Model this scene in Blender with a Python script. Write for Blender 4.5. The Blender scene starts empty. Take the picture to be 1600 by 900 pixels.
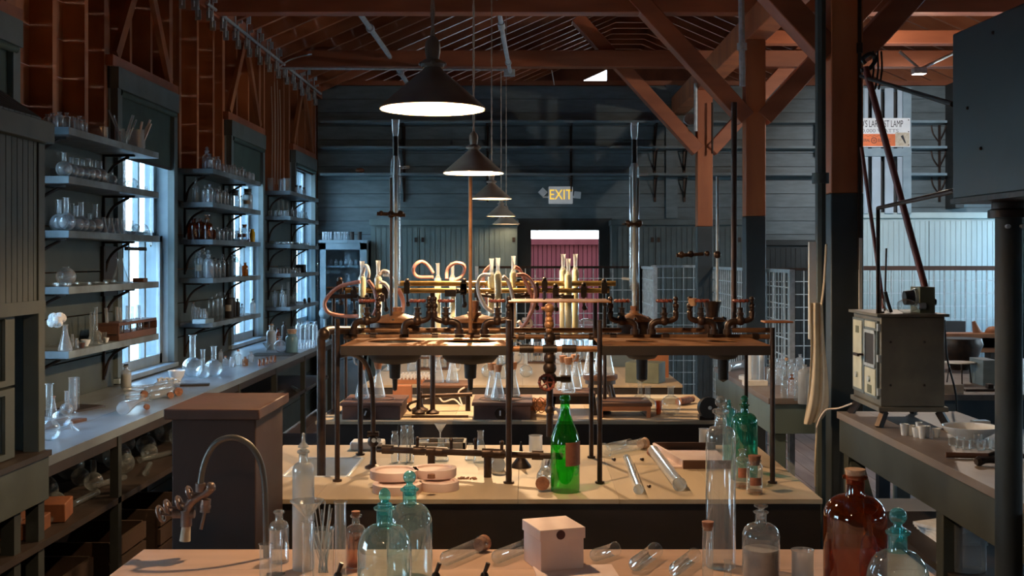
import bpy, math, random
from mathutils import Vector, Matrix, Euler
rnd = random.Random(7)
PI = math.pi
S = bpy.context.scene
COL = S.collection
F = 1800.0; CX = 825.0; CY = 405.0; HZ = 1.65   # focal length, vanishing point (1600x900 frame), eye height

# ---------------------------------------------------------------- camera, world, light, exposure
cd = bpy.data.cameras.new('camera'); cam = bpy.data.objects.new('camera', cd); COL.objects.link(cam)
cam.location = (0, 0, HZ); cam.rotation_euler = (PI/2, 0, 0)
cd.sensor_width = 36; cd.lens = 36*F/1600; cd.shift_x = (800-CX)/1600; cd.shift_y = -(450-CY)/1600
cd.clip_start = 0.05; cd.clip_end = 200
S.camera = cam
w = bpy.data.worlds.new('sky'); S.world = w; w.use_nodes = True
nt = w.node_tree; nt.nodes.clear()
bg = nt.nodes.new('ShaderNodeBackground'); wo = nt.nodes.new('ShaderNodeOutputWorld')
tc = nt.nodes.new('ShaderNodeTexCoord'); sp = nt.nodes.new('ShaderNodeSeparateXYZ'); cr = nt.nodes.new('ShaderNodeValToRGB')
nt.links.new(tc.outputs['Generated'], sp.inputs[0]); nt.links.new(sp.outputs['Z'], cr.inputs[0])
cr.color_ramp.elements[0].position = 0.0; cr.color_ramp.elements[0].color = (0.70, 0.90, 1.0, 1)
cr.color_ramp.elements[1].position = 0.7; cr.color_ramp.elements[1].color = (0.35, 0.62, 1.0, 1)
nt.links.new(cr.outputs[0], bg.inputs[0]); bg.inputs[1].default_value = 12
nt.links.new(bg.outputs[0], wo.inputs[0])
S.view_settings.view_transform = 'Standard'; S.view_settings.look = 'None'
S.view_settings.gamma = 1; S.view_settings.exposure = 0.85; S.view_settings.use_curve_mapping = False
S.cycles.transparent_max_bounces = 32; S.cycles.max_bounces = 10; S.cycles.diffuse_bounces = 5
S.cycles.sample_clamp_indirect = 6; S.cycles.caustics_reflective = False; S.cycles.caustics_refractive = False

# ---------------------------------------------------------------- helpers
def W(px, py, Y):
    return Vector(((px-CX)*Y/F, Y, HZ-(py-CY)*Y/F))
def YT(py, z):                       # distance at which height z shows at row py
    return F*(HZ-z)/(py-CY)

class MB:
    def __init__(s): s.v = []; s.f = []
    def add(s, vs, fs):
        o = len(s.v); s.v += [tuple(v) for v in vs]; s.f += [tuple(i+o for i in f) for f in fs]; return s
    def box(s, x0, y0, z0, x1, y1, z1):
        vs = [(x0,y0,z0),(x1,y0,z0),(x1,y1,z0),(x0,y1,z0),(x0,y0,z1),(x1,y0,z1),(x1,y1,z1),(x0,y1,z1)]
        return s.add(vs, [(0,3,2,1),(4,5,6,7),(0,1,5,4),(1,2,6,5),(2,3,7,6),(3,0,4,7)])
    def cb(s, c, d, rot=(0,0,0)):     # centred box, rotated
        m = Euler(rot).to_matrix(); c = Vector(c)
        vs = [c + m @ Vector((sx*d[0]/2, sy*d[1]/2, sz*d[2]/2)) for sx,sy,sz in
              ((-1,-1,-1),(1,-1,-1),(1,1,-1),(-1,1,-1),(-1,-1,1),(1,-1,1),(1,1,1),(-1,1,1))]
        return s.add(vs, [(0,3,2,1),(4,5,6,7),(0,1,5,4),(1,2,6,5),(2,3,7,6),(3,0,4,7)])
    def beam(s, a, b, w, h, up=(0,0,1)):   # timber from a to b, w across, h along up
        a = Vector(a); b = Vector(b); d = (b-a).normalized(); u = Vector(up)
        x = d.cross(u)
        if x.length < 1e-4: x = d.cross(Vector((0,1,0)))
        x.normalize(); y = x.cross(d).normalized()
        vs = []
        for p in (a, b):
            for sx, sy in ((-1,-1),(1,-1),(1,1),(-1,1)): vs.append(p + x*sx*w/2 + y*sy*h/2)
        return s.add(vs, [(3,2,1,0),(4,5,6,7),(0,1,5,4),(1,2,6,5),(2,3,7,6),(3,0,4,7)])
    def lathe(s, prof, n=16, c=(0,0,0), M=None):
        c = Vector(c); vs = []; fs = []; rings = []
        for r, z in prof:
            if r < 1e-6:
                rings.append([len(vs)]); vs.append((0,0,z))
            else:
                rings.append(list(range(len(vs), len(vs)+n)))
                vs += [(r*math.cos(2*PI*k/n), r*math.sin(2*PI*k/n), z) for k in range(n)]
        for a, b in zip(rings, rings[1:]):
            for k in range(n):
                k2 = (k+1) % n
                if len(a) == 1 and len(b) == 1: continue
                if len(a) == 1: fs.append((a[0], b[k2], b[k]))
                elif len(b) == 1: fs.append((a[k], a[k2], b[0]))
                else: fs.append((a[k], a[k2], b[k2], b[k]))
        vs = [(M @ Vector(v) if M else Vector(v)) + c for v in vs]
        return s.add(vs, fs)
    def rod(s, a, b, r, n=10, r2=None):
        a = Vector(a); b = Vector(b); d = b-a
        M = d.to_track_quat('Z', 'Y').to_matrix(); L = d.length; r2 = r if r2 is None else r2
        return s.lathe([(0,0),(r,0),(r2,L),(0,L)], n, a, M)
    def tube(s, pts, r, n=8, smooth=0, caps=True):
        P = [Vector(p) for p in pts]
        if smooth: P = spline(P, smooth)
        vs = []; fs = []; prev = None
        for i, p in enumerate(P):
            t = (P[min(i+1,len(P)-1)] - P[max(i-1,0)]).normalized()
            if prev is None:
                x = t.cross(Vector((0,0,1)))
                if x.length < 1e-3: x = t.cross(Vector((0,1,0)))
            else:
                x = prev - t*prev.dot(t)
            x.normalize(); prev = x; y = t.cross(x)
            rr = r[min(i, len(r)-1)] if isinstance(r, (list,tuple)) else r
            vs += [p + (x*math.cos(2*PI*k/n)+y*math.sin(2*PI*k/n))*rr for k in range(n)]
        for i in range(len(P)-1):
            for k in range(n):
                k2 = (k+1)%n; fs.append((i*n+k, (i+1)*n+k, (i+1)*n+k2, i*n+k2))
        if caps: fs.append(tuple(range(n))); fs.append(tuple(reversed([(len(P)-1)*n+k for k in range(n)])))
        return s.add(vs, fs)
    def ball(s, c, r, n=12, m=8, sq=1.0, M=None):
        return s.lathe([(r*math.sin(PI*i/m), -r*sq*math.cos(PI*i/m)) for i in range(m+1)], n, c, M)
    def ring(s, c, R, r, n=20, m=8, M=None):
        c = Vector(c); vs = []; fs = []
        for i in range(n):
            a = 2*PI*i/n
            for k in range(m):
                b = 2*PI*k/m; v = Vector(((R+r*math.cos(b))*math.cos(a), (R+r*math.cos(b))*math.sin(a), r*math.sin(b)))
                vs.append((M @ v if M else v) + c)
        for i in range(n):
            for k in range(m):
                fs.append((i*m+k, ((i+1)%n)*m+k, ((i+1)%n)*m+(k+1)%m, i*m+(k+1)%m))
        return s.add(vs, fs)
    def prism(s, poly, d, c=(0,0,0)):     # polygon in XZ (list of x,z), thickness d along +Y
        n = len(poly); c = Vector(c)
        vs = [c+Vector((x,0,z)) for x,z in poly] + [c+Vector((x,d,z)) for x,z in poly]
        fs = [tuple(range(n)), tuple(reversed(range(n,2*n)))] + [(i,i+n,(i+1)%n+n,(i+1)%n) for i in range(n)]
        return s.add(vs, fs)
    def plate_hole(s, x0, x1, y0, y1, z0, z1, hx, hy, r, n=32):   # plate cell with one round hole
        def sq(a):
            c, t = math.cos(a), math.sin(a)
            kx = ((x1-hx) if c>0 else (x0-hx))/c if abs(c)>1e-6 else 1e9
            ky = ((y1-hy) if t>0 else (y0-hy))/t if abs(t)>1e-6 else 1e9
            k = min(kx, ky); return hx+c*k, hy+t*k
        an = sorted([2*PI*i/n for i in range(n)] + [math.atan2(b-hy, a-hx) % (2*PI) for a in (x0,x1) for b in (y0,y1)])
        m = len(an); vs = []
        for a in an:
            ox, oy = sq(a); ix, iy = hx+r*math.cos(a), hy+r*math.sin(a)
            vs += [(ox,oy,z1),(ix,iy,z1),(ix,iy,z0),(ox,oy,z0)]
        fs = []
        for i in range(m):
            j = (i+1)%m; a, b = i*4, j*4
            fs += [(a,b,b+1,a+1),(a+1,b+1,b+2,a+2),(a+2,b+2,b+3,a+3),(a+3,b+3,b,a)]
        return s.add(vs, fs)
    def mesh(s, name, mat, ang=40, flat=False):
        m = bpy.data.meshes.new(name); m.from_pydata([tuple(v) for v in s.v], [], s.f)
        if mat: m.materials.append(mat)
        if not flat:
            m.shade_smooth()
            m.set_sharp_from_angle(angle=math.radians(ang))
        return m

def spline(P, k):
    out = []
    for i in range(len(P)-1):
        p0 = P[max(i-1,0)]; p1 = P[i]; p2 = P[i+1]; p3 = P[min(i+2,len(P)-1)]
        for j in range(k):
            t = j/k
            out.append(0.5*((2*p1)+(p2-p0)*t+(2*p0-5*p1+4*p2-p3)*t*t+(3*p1-p0-3*p2+p3)*t**3))
    out.append(P[-1]); return out

def tag(o, label=None, cat=None, group=None, kind=None):
    if label: o['label'] = label
    if cat: o['category'] = cat
    if group: o['group'] = group
    if kind: o['kind'] = kind
    return o
def T(name, label=None, cat=None, loc=(0,0,0), group=None, rz=0, kind=None):
    o = bpy.data.objects.new(name, None); COL.objects.link(o); o.empty_display_size = .05
    o.location = loc; o.rotation_euler = (0,0,rz); return tag(o, label, cat, group, kind)
def O(name, mb, mat, parent=None, loc=(0,0,0), rz=0, bevel=0, label=None, kind=None, scale=None, rot=None, ang=40):
    me = mb.mesh(name, mat, ang) if isinstance(mb, MB) else mb
    o = bpy.data.objects.new(name, me); COL.objects.link(o); o.location = loc
    o.rotation_euler = rot if rot else (0,0,rz)
    if scale: o.scale = scale
    if parent: o.parent = parent
    if bevel:
        b = o.modifiers.new('bevel', 'BEVEL'); b.width = bevel; b.segments = 2; b.limit_method = 'ANGLE'
    if label: o['label'] = label
    if kind: o['kind'] = kind
    return o
def thing(name, mb, mat, label, cat, loc=(0,0,0), group=None, **k):
    return tag(O(name, mb, mat, None, loc, **k), label, cat, group)
def struct(name): return T(name, kind='structure')
def relight(o, loc):                  # re-base: shift mesh verts given in world space so the origin is at loc
    pass

# ---------------------------------------------------------------- materials
def nm(name):
    m = bpy.data.materials.new(name); m.use_nodes = True; n = m.node_tree; n.nodes.clear()
    out = n.nodes.new('ShaderNodeOutputMaterial'); return m, n, out
def L(n, a, b): n.links.new(a, b)
def mat(name, c, rough=.6, metal=0, c2=None, scale=6, stretch=(1,1,1), bump=.0, vary=0.0, emit=None, es=0, detail=4, contrast=(.35,.65), spec=.5):
    m, n, out = nm(name); b = n.nodes.new('ShaderNodeBsdfPrincipled'); L(n, b.outputs[0], out.inputs[0])
    b.inputs['Roughness'].default_value = rough; b.inputs['Metallic'].default_value = metal
    b.inputs['Specular IOR Level'].default_value = spec
    c = tuple(c)+(1,); c2 = tuple(c2)+(1,) if c2 else tuple(min(1,x*.7) for x in c[:3])+(1,)
    tx = n.nodes.new('ShaderNodeTexCoord'); mp = n.nodes.new('ShaderNodeMapping'); ns = n.nodes.new('ShaderNodeTexNoise')
    L(n, tx.outputs['Object'], mp.inputs[0]); L(n, mp.outputs[0], ns.inputs['Vector'])
    mp.inputs['Scale'].default_value = stretch; ns.inputs['Scale'].default_value = scale; ns.inputs['Detail'].default_value = detail
    ra = n.nodes.new('ShaderNodeValToRGB'); L(n, ns.outputs[0], ra.inputs[0])
    ra.color_ramp.elements[0].position = contrast[0]; ra.color_ramp.elements[1].position = contrast[1]
    ra.color_ramp.elements[0].color = c2; ra.color_ramp.elements[1].color = c
    src = ra.outputs[0]
    if vary:
        oi = n.nodes.new('ShaderNodeObjectInfo'); hs = n.nodes.new('ShaderNodeHueSaturation'); mr = n.nodes.new('ShaderNodeMapRange')
        L(n, oi.outputs['Random'], mr.inputs[0]); mr.inputs[3].default_value = 1-vary; mr.inputs[4].default_value = 1+vary
        L(n, mr.outputs[0], hs.inputs['Value']); L(n, src, hs.inputs['Color']); src = hs.outputs[0]
        L(n, oi.outputs['Random'], mp.inputs['Location'])
        vm = n.nodes.new('ShaderNodeVectorMath'); vm.operation = 'SCALE'; vm.inputs['Scale'].default_value = 37
        cb = n.nodes.new('ShaderNodeCombineXYZ'); L(n, oi.outputs['Random'], cb.inputs[0]); L(n, oi.outputs['Random'], cb.inputs[1]); L(n, oi.outputs['Random'], cb.inputs[2])
        L(n, cb.outputs[0], vm.inputs[0]); L(n, vm.outputs[0], mp.inputs['Location'])
    L(n, src, b.inputs['Base Color'])
    if bump:
        bp = n.nodes.new('ShaderNodeBump'); bp.inputs['Strength'].default_value = bump; bp.inputs['Distance'].default_value = .01
        L(n, ns.outputs[0], bp.inputs['Height']); L(n, bp.outputs[0], b.inputs['Normal'])
    if emit:
        b.inputs['Emission Color'].default_value = tuple(emit)+(1,); b.inputs['Emission Strength'].default_value = es
    return m
def glass(name, tint=(.93,.97,.96), haze=.05, hz=(.8,.9,.95), edge=2.0, gl=.55):
    m, n, out = nm(name)
    lw = n.nodes.new('ShaderNodeLayerWeight'); lw.inputs[0].default_value = .5
    pw = n.nodes.new('ShaderNodeMath'); pw.operation = 'POWER'; L(n, lw.outputs['Facing'], pw.inputs[0]); pw.inputs[1].default_value = 3.2
    mx = n.nodes.new('ShaderNodeMix'); mx.data_type = 'RGBA'; L(n, pw.outputs[0], mx.inputs[0])
    mx.inputs[6].default_value = tuple(tint)+(1,); mx.inputs[7].default_value = tuple(max(0,t)**(1+edge*2)*.6 for t in tint)+(1,)
    tr = n.nodes.new('ShaderNodeBsdfTransparent'); L(n, mx.outputs[2], tr.inputs[0])
    gs = n.nodes.new('ShaderNodeBsdfGlossy'); gs.inputs['Roughness'].default_value = .04; gs.inputs['Color'].default_value = (1,1,1,1)
    df = n.nodes.new('ShaderNodeBsdfDiffuse'); df.inputs[0].default_value = tuple(hz)+(1,)
    tl = n.nodes.new('ShaderNodeBsdfTranslucent'); tl.inputs[0].default_value = tuple(hz)+(1,)
    a0 = n.nodes.new('ShaderNodeMixShader'); a0.inputs[0].default_value = .5; L(n, df.outputs[0], a0.inputs[1]); L(n, tl.outputs[0], a0.inputs[2])
    hm = n.nodes.new('ShaderNodeMath'); hm.operation = 'MULTIPLY_ADD'; L(n, pw.outputs[0], hm.inputs[0]); hm.inputs[1].default_value = min(.5,haze*3.0); hm.inputs[2].default_value = haze
    a1 = n.nodes.new('ShaderNodeMixShader'); L(n, hm.outputs[0], a1.inputs[0]); L(n, tr.outputs[0], a1.inputs[1]); L(n, a0.outputs[0], a1.inputs[2])
    gm = n.nodes.new('ShaderNodeMath'); gm.operation = 'MULTIPLY_ADD'; L(n, pw.outputs[0], gm.inputs[0]); gm.inputs[1].default_value = gl; gm.inputs[2].default_value = .11
    a2 = n.nodes.new('ShaderNodeMixShader'); L(n, gm.outputs[0], a2.inputs[0]); L(n, a1.outputs[0], a2.inputs[1]); L(n, gs.outputs[0], a2.inputs[2])
    L(n, a2.outputs[0], out.inputs[0]); return m

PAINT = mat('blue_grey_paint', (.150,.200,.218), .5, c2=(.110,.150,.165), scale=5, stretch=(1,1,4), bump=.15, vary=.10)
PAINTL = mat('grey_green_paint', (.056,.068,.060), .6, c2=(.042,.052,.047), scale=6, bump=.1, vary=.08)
PAINTB = mat('pale_blue_paint', (.25,.34,.39), .5, c2=(.18,.26,.30), scale=6, bump=.08)
PAINTD = mat('dark_paint', (.030,.036,.036), .6, c2=(.02,.024,.024), scale=5, bump=.1)
BEAD = mat('beadboard_paint', (.16,.22,.22), .5, c2=(.12,.17,.175), scale=4, stretch=(1,1,.3), bump=.06)
BEADL = mat('pale_beadboard_paint', (.42,.52,.52), .5, c2=(.34,.43,.44), scale=3, stretch=(1,1,.3), bump=.06)
RED = mat('redwood', (.45,.165,.064), .55, c2=(.27,.092,.038), scale=5, stretch=(1,1,.25), bump=.2, vary=.22)
REDX = mat('redwood_beam', (.40,.130,.058), .5, c2=(.24,.075,.036), scale=4, stretch=(.25,1,1.5), bump=.2, vary=.15)
REDP = mat('redwood_post', (.52,.165,.058), .5, c2=(.35,.10,.038), scale=5, stretch=(1,1,.2), bump=.2, vary=.10)
ROOF = mat('roof_boards', (.26,.090,.045), .7, c2=(.16,.052,.028), scale=4, stretch=(1,.2,1), bump=.2, vary=.25)
TOP = mat('bench_top_wood', (.56,.44,.30), .5, c2=(.44,.34,.225), scale=5, stretch=(1.5,.25,1), bump=.1, vary=.03)
TOPX = mat('front_bench_wood', (.66,.44,.32), .5, c2=(.50,.32,.225), scale=5, stretch=(.25,1.5,1), bump=.1, vary=.07)
SLATE = mat('window_bench_top', (.20,.24,.27), .32, c2=(.14,.16,.18), scale=7, stretch=(1,.4,1), bump=.06)
RTOP = mat('side_bench_top', (.24,.20,.175), .45, c2=(.15,.115,.10), scale=7, stretch=(1,.4,1), bump=.1, vary=.1)
DARKW = mat('dark_wood', (.036,.024,.019), .55, c2=(.021,.015,.012), scale=6, stretch=(.3,1,1), bump=.15)
BROWNW = mat('brown_wood', (.11,.048,.026), .55, c2=(.065,.028,.016), scale=6, stretch=(.4,1,1), bump=.15, vary=.15)
HOTP = mat('brown_enamel', (.12,.062,.052), .5, c2=(.09,.045,.038), scale=14, bump=.1)
PEDE = mat('pedestal_paint', (.052,.023,.015), .7, c2=(.038,.018,.012), scale=5, bump=.1)
PEDT = mat('pedestal_top', (.10,.048,.032), .55, c2=(.065,.032,.022), scale=6, bump=.1)
IRON = mat('black_iron', (.030,.024,.021), .42, .6, c2=(.05,.03,.022), scale=30, bump=.15)
PIPE = mat('brown_iron_pipe', (.065,.038,.027), .42, .6, c2=(.034,.021,.016), scale=25, bump=.15)
COPP = mat('rusty_copper', (.42,.20,.085), .45, .35, c2=(.26,.12,.055), scale=22, bump=.12)
BRASS = mat('old_brass', (.38,.26,.09), .35, .8, c2=(.22,.14,.05), scale=20)
RUST = mat('red_handwheel', (.28,.07,.045), .5, .2, c2=(.16,.04,.03), scale=30)
STEEL = mat('galvanised_steel', (.52,.58,.61), .4, .3, c2=(.38,.43,.46), scale=30)
WIRE = mat('fence_wire', (.60,.68,.70), .4, .1, scale=30)
GREYM = mat('oven_grey_metal', (.17,.16,.13), .5, .3, c2=(.115,.11,.095), scale=7, bump=.06)
CREAM = mat('cream_enamel', (.52,.52,.40), .5, c2=(.40,.40,.31), scale=12)
WHITE = mat('white_porcelain', (.80,.83,.84), .2, c2=(.70,.73,.74), scale=6)
WPAINT = mat('white_sash_paint', (.30,.38,.42), .45, c2=(.23,.30,.34), scale=8)
PAPER = mat('pink_cardboard', (.84,.67,.62), .75, c2=(.74,.56,.51), scale=9, bump=.05)
CLOTH = mat('cream_canvas', (.62,.54,.42), .9, c2=(.54,.46,.35), scale=12, bump=.2)
CORK = mat('cork', (.36,.155,.085), .8, c2=(.21,.088,.05), scale=60, bump=.4)
CORKO = mat('orange_cork', (.68,.34,.18), .8, c2=(.50,.22,.11), scale=60, bump=.3)
CORKL = mat('pale_cork', (.62,.40,.26), .8, c2=(.45,.27,.17), scale=60, bump=.4)
PIPEO = mat('rusty_orange_pipe', (.27,.135,.065), .45, .4, c2=(.16,.08,.042), scale=25, bump=.12)
THIM = mat('yellow_thimble', (.95,.80,.42), .6, c2=(.90,.72,.34), scale=10)
RUBB = mat('pink_rubber', (.52,.25,.20), .45, c2=(.42,.19,.16), scale=20)
RUBW = mat('pale_rubber', (.75,.66,.60), .45, c2=(.65,.56,.5), scale=20)
BLACK = mat('black_rubber', (.016,.016,.017), .45)
SHADE = mat('lamp_shade_metal', (.42,.34,.26), .5, 0, c2=(.33,.26,.20), scale=8)
SHADEI = mat('white_shade_liner', (.92,.88,.85), .4)
CORD = mat('braided_cord', (.58,.49,.39), .8, c2=(.40,.33,.26), scale=300, stretch=(1,1,1))
BLIND = mat('green_blind', (.050,.085,.072), .7, c2=(.040,.068,.058), scale=8)
FLOORM = mat('floor_wood', (.34,.23,.18), .5, c2=(.22,.145,.115), scale=5, stretch=(2,.3,1), bump=.12, vary=.14)
BRICKM = mat('orange_block', (.22,.075,.030), .7, c2=(.15,.05,.02), scale=12, bump=.1, vary=.1)
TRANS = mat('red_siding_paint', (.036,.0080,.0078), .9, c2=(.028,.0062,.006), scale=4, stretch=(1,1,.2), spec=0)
SAND = mat('sand_ground', (.55,.5,.42), .9, c2=(.45,.42,.34), scale=1)
ANGLE = mat('angle_iron', (.020,.014,.011), .6)
PALE = mat('paling_paint', (.45,.58,.66), .6)
POWD = mat('white_powder', (.80,.78,.74), .9, c2=(.68,.66,.62), scale=30, bump=.2)
LBL = mat('aged_label', (.55,.50,.40), .8, c2=(.45,.38,.28), scale=40)
RLBL = mat('red_label', (.36,.13,.07), .7, c2=(.26,.09,.05), scale=40)
DLBL = mat('dark_stuff', (.03,.025,.022), .6)
YEL = mat('yellow_powder', (.85,.48,.02), .5)
TEALL = mat('stone_grey', (.33,.30,.25), .7, c2=(.25,.22,.19), scale=20, bump=.2)
GREENB = mat('green_box_paint', (.13,.14,.09), .6, c2=(.09,.10,.065), scale=10)
ORW = mat('orange_wood', (.42,.17,.07), .55, c2=(.28,.10,.045), scale=7, stretch=(1,1,.3), bump=.1)
CLEAR = glass('clear_glass', (.95,.98,.98), .075, gl=.8)
CLEARF = glass('front_clear_glass', (.93,.96,.97), .09, gl=.85)
MILKY = glass('dusty_bright_glass', (.86,.91,.93), .26, (.9,.95,1.0), gl=.8)  # dust, plus haze raised to stand in for bright highlights
FROST = glass('frosted_glass', (.75,.78,.78), .42, (.8,.82,.83))
AQUA = glass('aqua_glass', (.82,.94,.95), .10, (.62,.88,.92), edge=3.2, gl=.7)
AQUAD = glass('deep_aqua_glass', (.42,.84,.86), .13, (.25,.8,.85), edge=1.2, gl=.7)
TEAL = glass('teal_glass', (.10,.50,.40), .18, (.08,.55,.42), edge=1.0)
GREEN = glass('green_glass', (.10,.68,.10), .10, (.05,.6,.08), edge=.8, gl=.4)
AMBER = glass('amber_glass', (.62,.22,.05), .06, (.6,.17,.03), edge=.7, gl=.4)
AMBERL = glass('brown_liquid', (.72,.36,.12), .15, (.6,.25,.08), edge=1)
PANE = glass('window_pane', (.93,.97,.99), .01, gl=.3)
# ---------------------------------------------------------------- the building
XL, XR, YB, YG = -2.3, 5.3, 12.6, 18.6      # left wall face, right wall face, back partition, far gable
YN = -1.6                                   # wall behind the camera
ZP = 3.40                                   # underside of the wall plate
WIN = [(-1.2,-.1), (1.75,2.85), (4.1,5.17), (6.40,7.49), (8.85,9.98), (11.28,12.4)]   # left windows along Y

fl = struct('floor')
O('subfloor', MB().box(XL-.1, YN-.1, -.06, XR+.1, YG, -.022), FLOORM, fl)
pm = MB().box(-.066, YN, -.02, .066, YB, 0).mesh('floor_plank', FLOORM)
x = XL+.07
while x < XR: O('floor_plank', pm, None, fl, (x, 0, 0)); x += .136

# left wall: outer sheathing boards, studs, painted lining boards
wl = struct('wall_left')
def yspans(y0, y1, z0, z1, zw0=.95, zw1=2.72, wins=None, grow=0.0):
    "spans of a board between y0..y1 clear of the window openings it crosses"
    if z1 <= zw0 or z0 >= zw1: return [(y0, y1)]
    out = []; y = y0
    for a, b in (WIN if wins is None else wins):
        if b < y0 or a > y1: continue
        if a-grow > y: out.append((y, a-grow))
        y = b+grow
    if y < y1: out.append((y, y1))
    return out
z = 0.0
while z < 3.55:
    for a, b in yspans(YN, YG, z, z+.2):
        O('sheathing_board', MB().box(XL-.17, a, z, XL-.145, b, z+.197), RED, wl)
    z += .2
z = .02
while z < 2.2:
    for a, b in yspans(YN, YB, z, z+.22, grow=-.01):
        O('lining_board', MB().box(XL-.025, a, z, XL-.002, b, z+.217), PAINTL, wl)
    z += .224
# studs above the lining, doubled beside each window
sm_ = MB().box(XL-.145, -.024, 0, XL-.03, .024, 1).mesh('stud', RED)
ys = [YN+.3+.41*k for k in range(36)]
for y in ys:
    if any(a-.1 < y < b+.1 for a, b in WIN): continue
    O('stud', sm_, None, wl, (0, y, 2.26), scale=(1,1,ZP-2.26))
for a, b in WIN:
    for y in (a-.03, b+.03): O('stud', sm_, None, wl, (0, y, 2.26), scale=(1,1.5,ZP-2.26))
    # cripple studs and inverted-V braces above the head
    O('window_header', MB().box(XL-.145, a-.05, 2.72, XL+.012, b+.05, 2.78), REDX, wl)
    for k in (.33, .67): O('cripple_stud', sm_, None, wl, (0, a+(b-a)*k, 2.78), scale=(1,.8,ZP-2.78))
    m = (a+b)/2
    for e in (a+.06, b-.06):
        O('header_brace', MB().beam((XL-.012, e, 2.79), (XL-.012, m+(.05 if e>m else -.05), ZP), .07, .03, up=(1,0,0)), RED, wl)
O('plate', MB().box(XL-.15, YN, ZP, XL+.05, YB, ZP+.13), REDX, wl)
# windows
CASG = mat('casing_paint', (.13,.165,.165), .5, c2=(.10,.125,.125), scale=6)
#bar_m = MB().box(-.02, -.03, .2, .02, .03, 3.1).mesh('outside_paling', WPAINT)
for i, (a, b) in enumerate(WIN):
    wn = struct('window_%d' % (i+1))
    cs = .07
    fr = MB()
    fr.box(XL-.02, a, .99, XL+.022, a+cs, 2.62).box(XL-.02, b-cs, .99, XL+.022, b, 2.62).box(XL-.02, a-.01, 2.60, XL+.03, b+.01, 2.72)
    O('casing', fr, CASG, wn)
    O('jamb', MB().box(XL-.17, a-.01, .97, XL-.02, a+cs, 2.62).box(XL-.17, b-cs, .97, XL-.02, b+.01, 2.62), WPAINT, wn)
    O('head_infill', MB().box(XL-.17, a-.02, 2.6, XL-.02, b+.02, 2.72).box(XL-.17, a-.02, 2.72, XL-.147, b+.02, 2.86), PAINTD, wn)
    O('apron_infill', MB().box(XL-.17, a-.02, .76, XL-.02, b+.02, .957), PAINTD, wn)
    O('sill', MB().box(XL-.18, a, .955, XL+.03, b, .985), WPAINT, wn, bevel=.004)
    a2, b2 = a+cs, b-cs
    for z0, z1, xo in ((.985, 1.80, -.075), (1.76, 2.60, -.115)):
        X0 = XL+xo; sa = MB()
        sa.box(X0-.018, a2, z0, X0+.018, a2+.045, z1).box(X0-.018, b2-.045, z0, X0+.018, b2, z1)
        sa.box(X0-.018, a2, z0, X0+.018, b2, z0+.06).box(X0-.018, a2, z1-.04, X0+.018, b2, z1)
        s = O('sash', sa, WPAINT, wn); mu = MB(); w3 = (b2-a2-.09)/3
        for k in (1, 2): mu.box(X0-.016, a2+.045+w3*k-.015, z0+.06, X0+.020, a2+.045+w3*k+.015, z1-.04)
        O('muntin', mu, WPAINT, s)
        for k in range(3):
            for q0, q1 in ((z0+.06, z1-.04),):
                O('pane', MB().box(X0-.002, a2+.045+w3*k+.012, q0, X0+.002, a2+.045+w3*(k+1)-.012, q1), PANE, s)
    zb = (1.5, 1.6, 2.2, 2.235, 2.30, 2.56)[i]  # first two windows are out of view, blinds set low to cut daylight
    O('roller_blind', MB().box(XL-.008, a2-.012, zb, XL-.004, b2+.03, 2.60), BLIND, wn)
    O('blind_roller', MB().rod((XL+.014, a2-.02, 2.585), (XL+.014, b2+.035, 2.585), .02), BLIND, wn)
    O('blind_slat', MB().box(XL-.012, a2-.012, zb-.012, XL, b2+.03, zb+.006), DARKW, wn)
    # daylight portal: lets the renderer sample the sky through this opening
    ld = bpy.data.lights.new('sky_portal', 'AREA'); ld.shape = 'RECTANGLE'; ld.size = b-a; ld.size_y = 1.65
    lo = bpy.data.objects.new('sky_portal', ld); COL.objects.link(lo); lo.location = (XL-.2, (a+b)/2, 1.79)
    lo.rotation_euler = (0, -PI/2, 0); ld.size, ld.size_y = 1.65, b-a; ld.cycles.is_portal = True
thing('window_blind_pull', MB().ring((0,0,0), .017, .004, 16, 6, Matrix.Rotation(PI/2,3,'Y')).tube([(0,0,.017),(0,0,.42)], .0015, 5), WHITE,
      'white ring pull hanging on its cord in the nearest fully seen window', 'blind pull', (XL+.03, 6.93, 1.745))

pal = struct('trim_2')
bar_m = MB().box(-.012, -.024, .7, .012, .024, 3.0).mesh('outside_paling', PALE)
for a, b in WIN[1:]:
    for k in range(8): O('outside_paling', bar_m, None, pal, (XL-.34, a+.02+.155*k, 0))
# partition at the back: boards, shelves, door opening
wb = struct('wall_back')
DX0, DX1, DZ = W(830,0,YB).x, W(936,0,YB).x, W(0,360,YB).z
z = 0.0; k = 0
while z < 3.5:
    z1 = min(z+.148, 3.55)
    if z < DZ:
        zz = min(z1, DZ)
        for a, b in ((XL, DX0), (DX1, XR)): O('wall_board', MB().box(a, YB, z, b, YB+.025, z1-.006), PAINT, wb)
        if z1 > DZ+.01: O('wall_board', MB().box(DX0, YB, DZ, DX1, YB+.025, z1-.006), PAINT, wb)
    else: O('wall_board', MB().box(XL, YB, z, XR, YB+.025, z1-.006), PAINT, wb)
    z += .148
for (a,b,z0,z1) in ((XL,DX0,0,3.55),(DX1,XR,0,3.55),(DX0,DX1,DZ,3.55)): O('wall_backing', MB().box(a, YB+.025, z0, b, YB+.05, z1), PAINTD, wb)
O('wall_cap', MB().box(XL, YB-.02, 3.55, XR, YB+.1, 3.60), REDX, wb)
t = struct('trim_1'); O('corner_pilaster', MB().box(W(1040,0,YB).x, YB-.04, 2.1, W(1058,0,YB).x, YB, 3.55), PAINT, t)
dr = struct('door_1')
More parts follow.
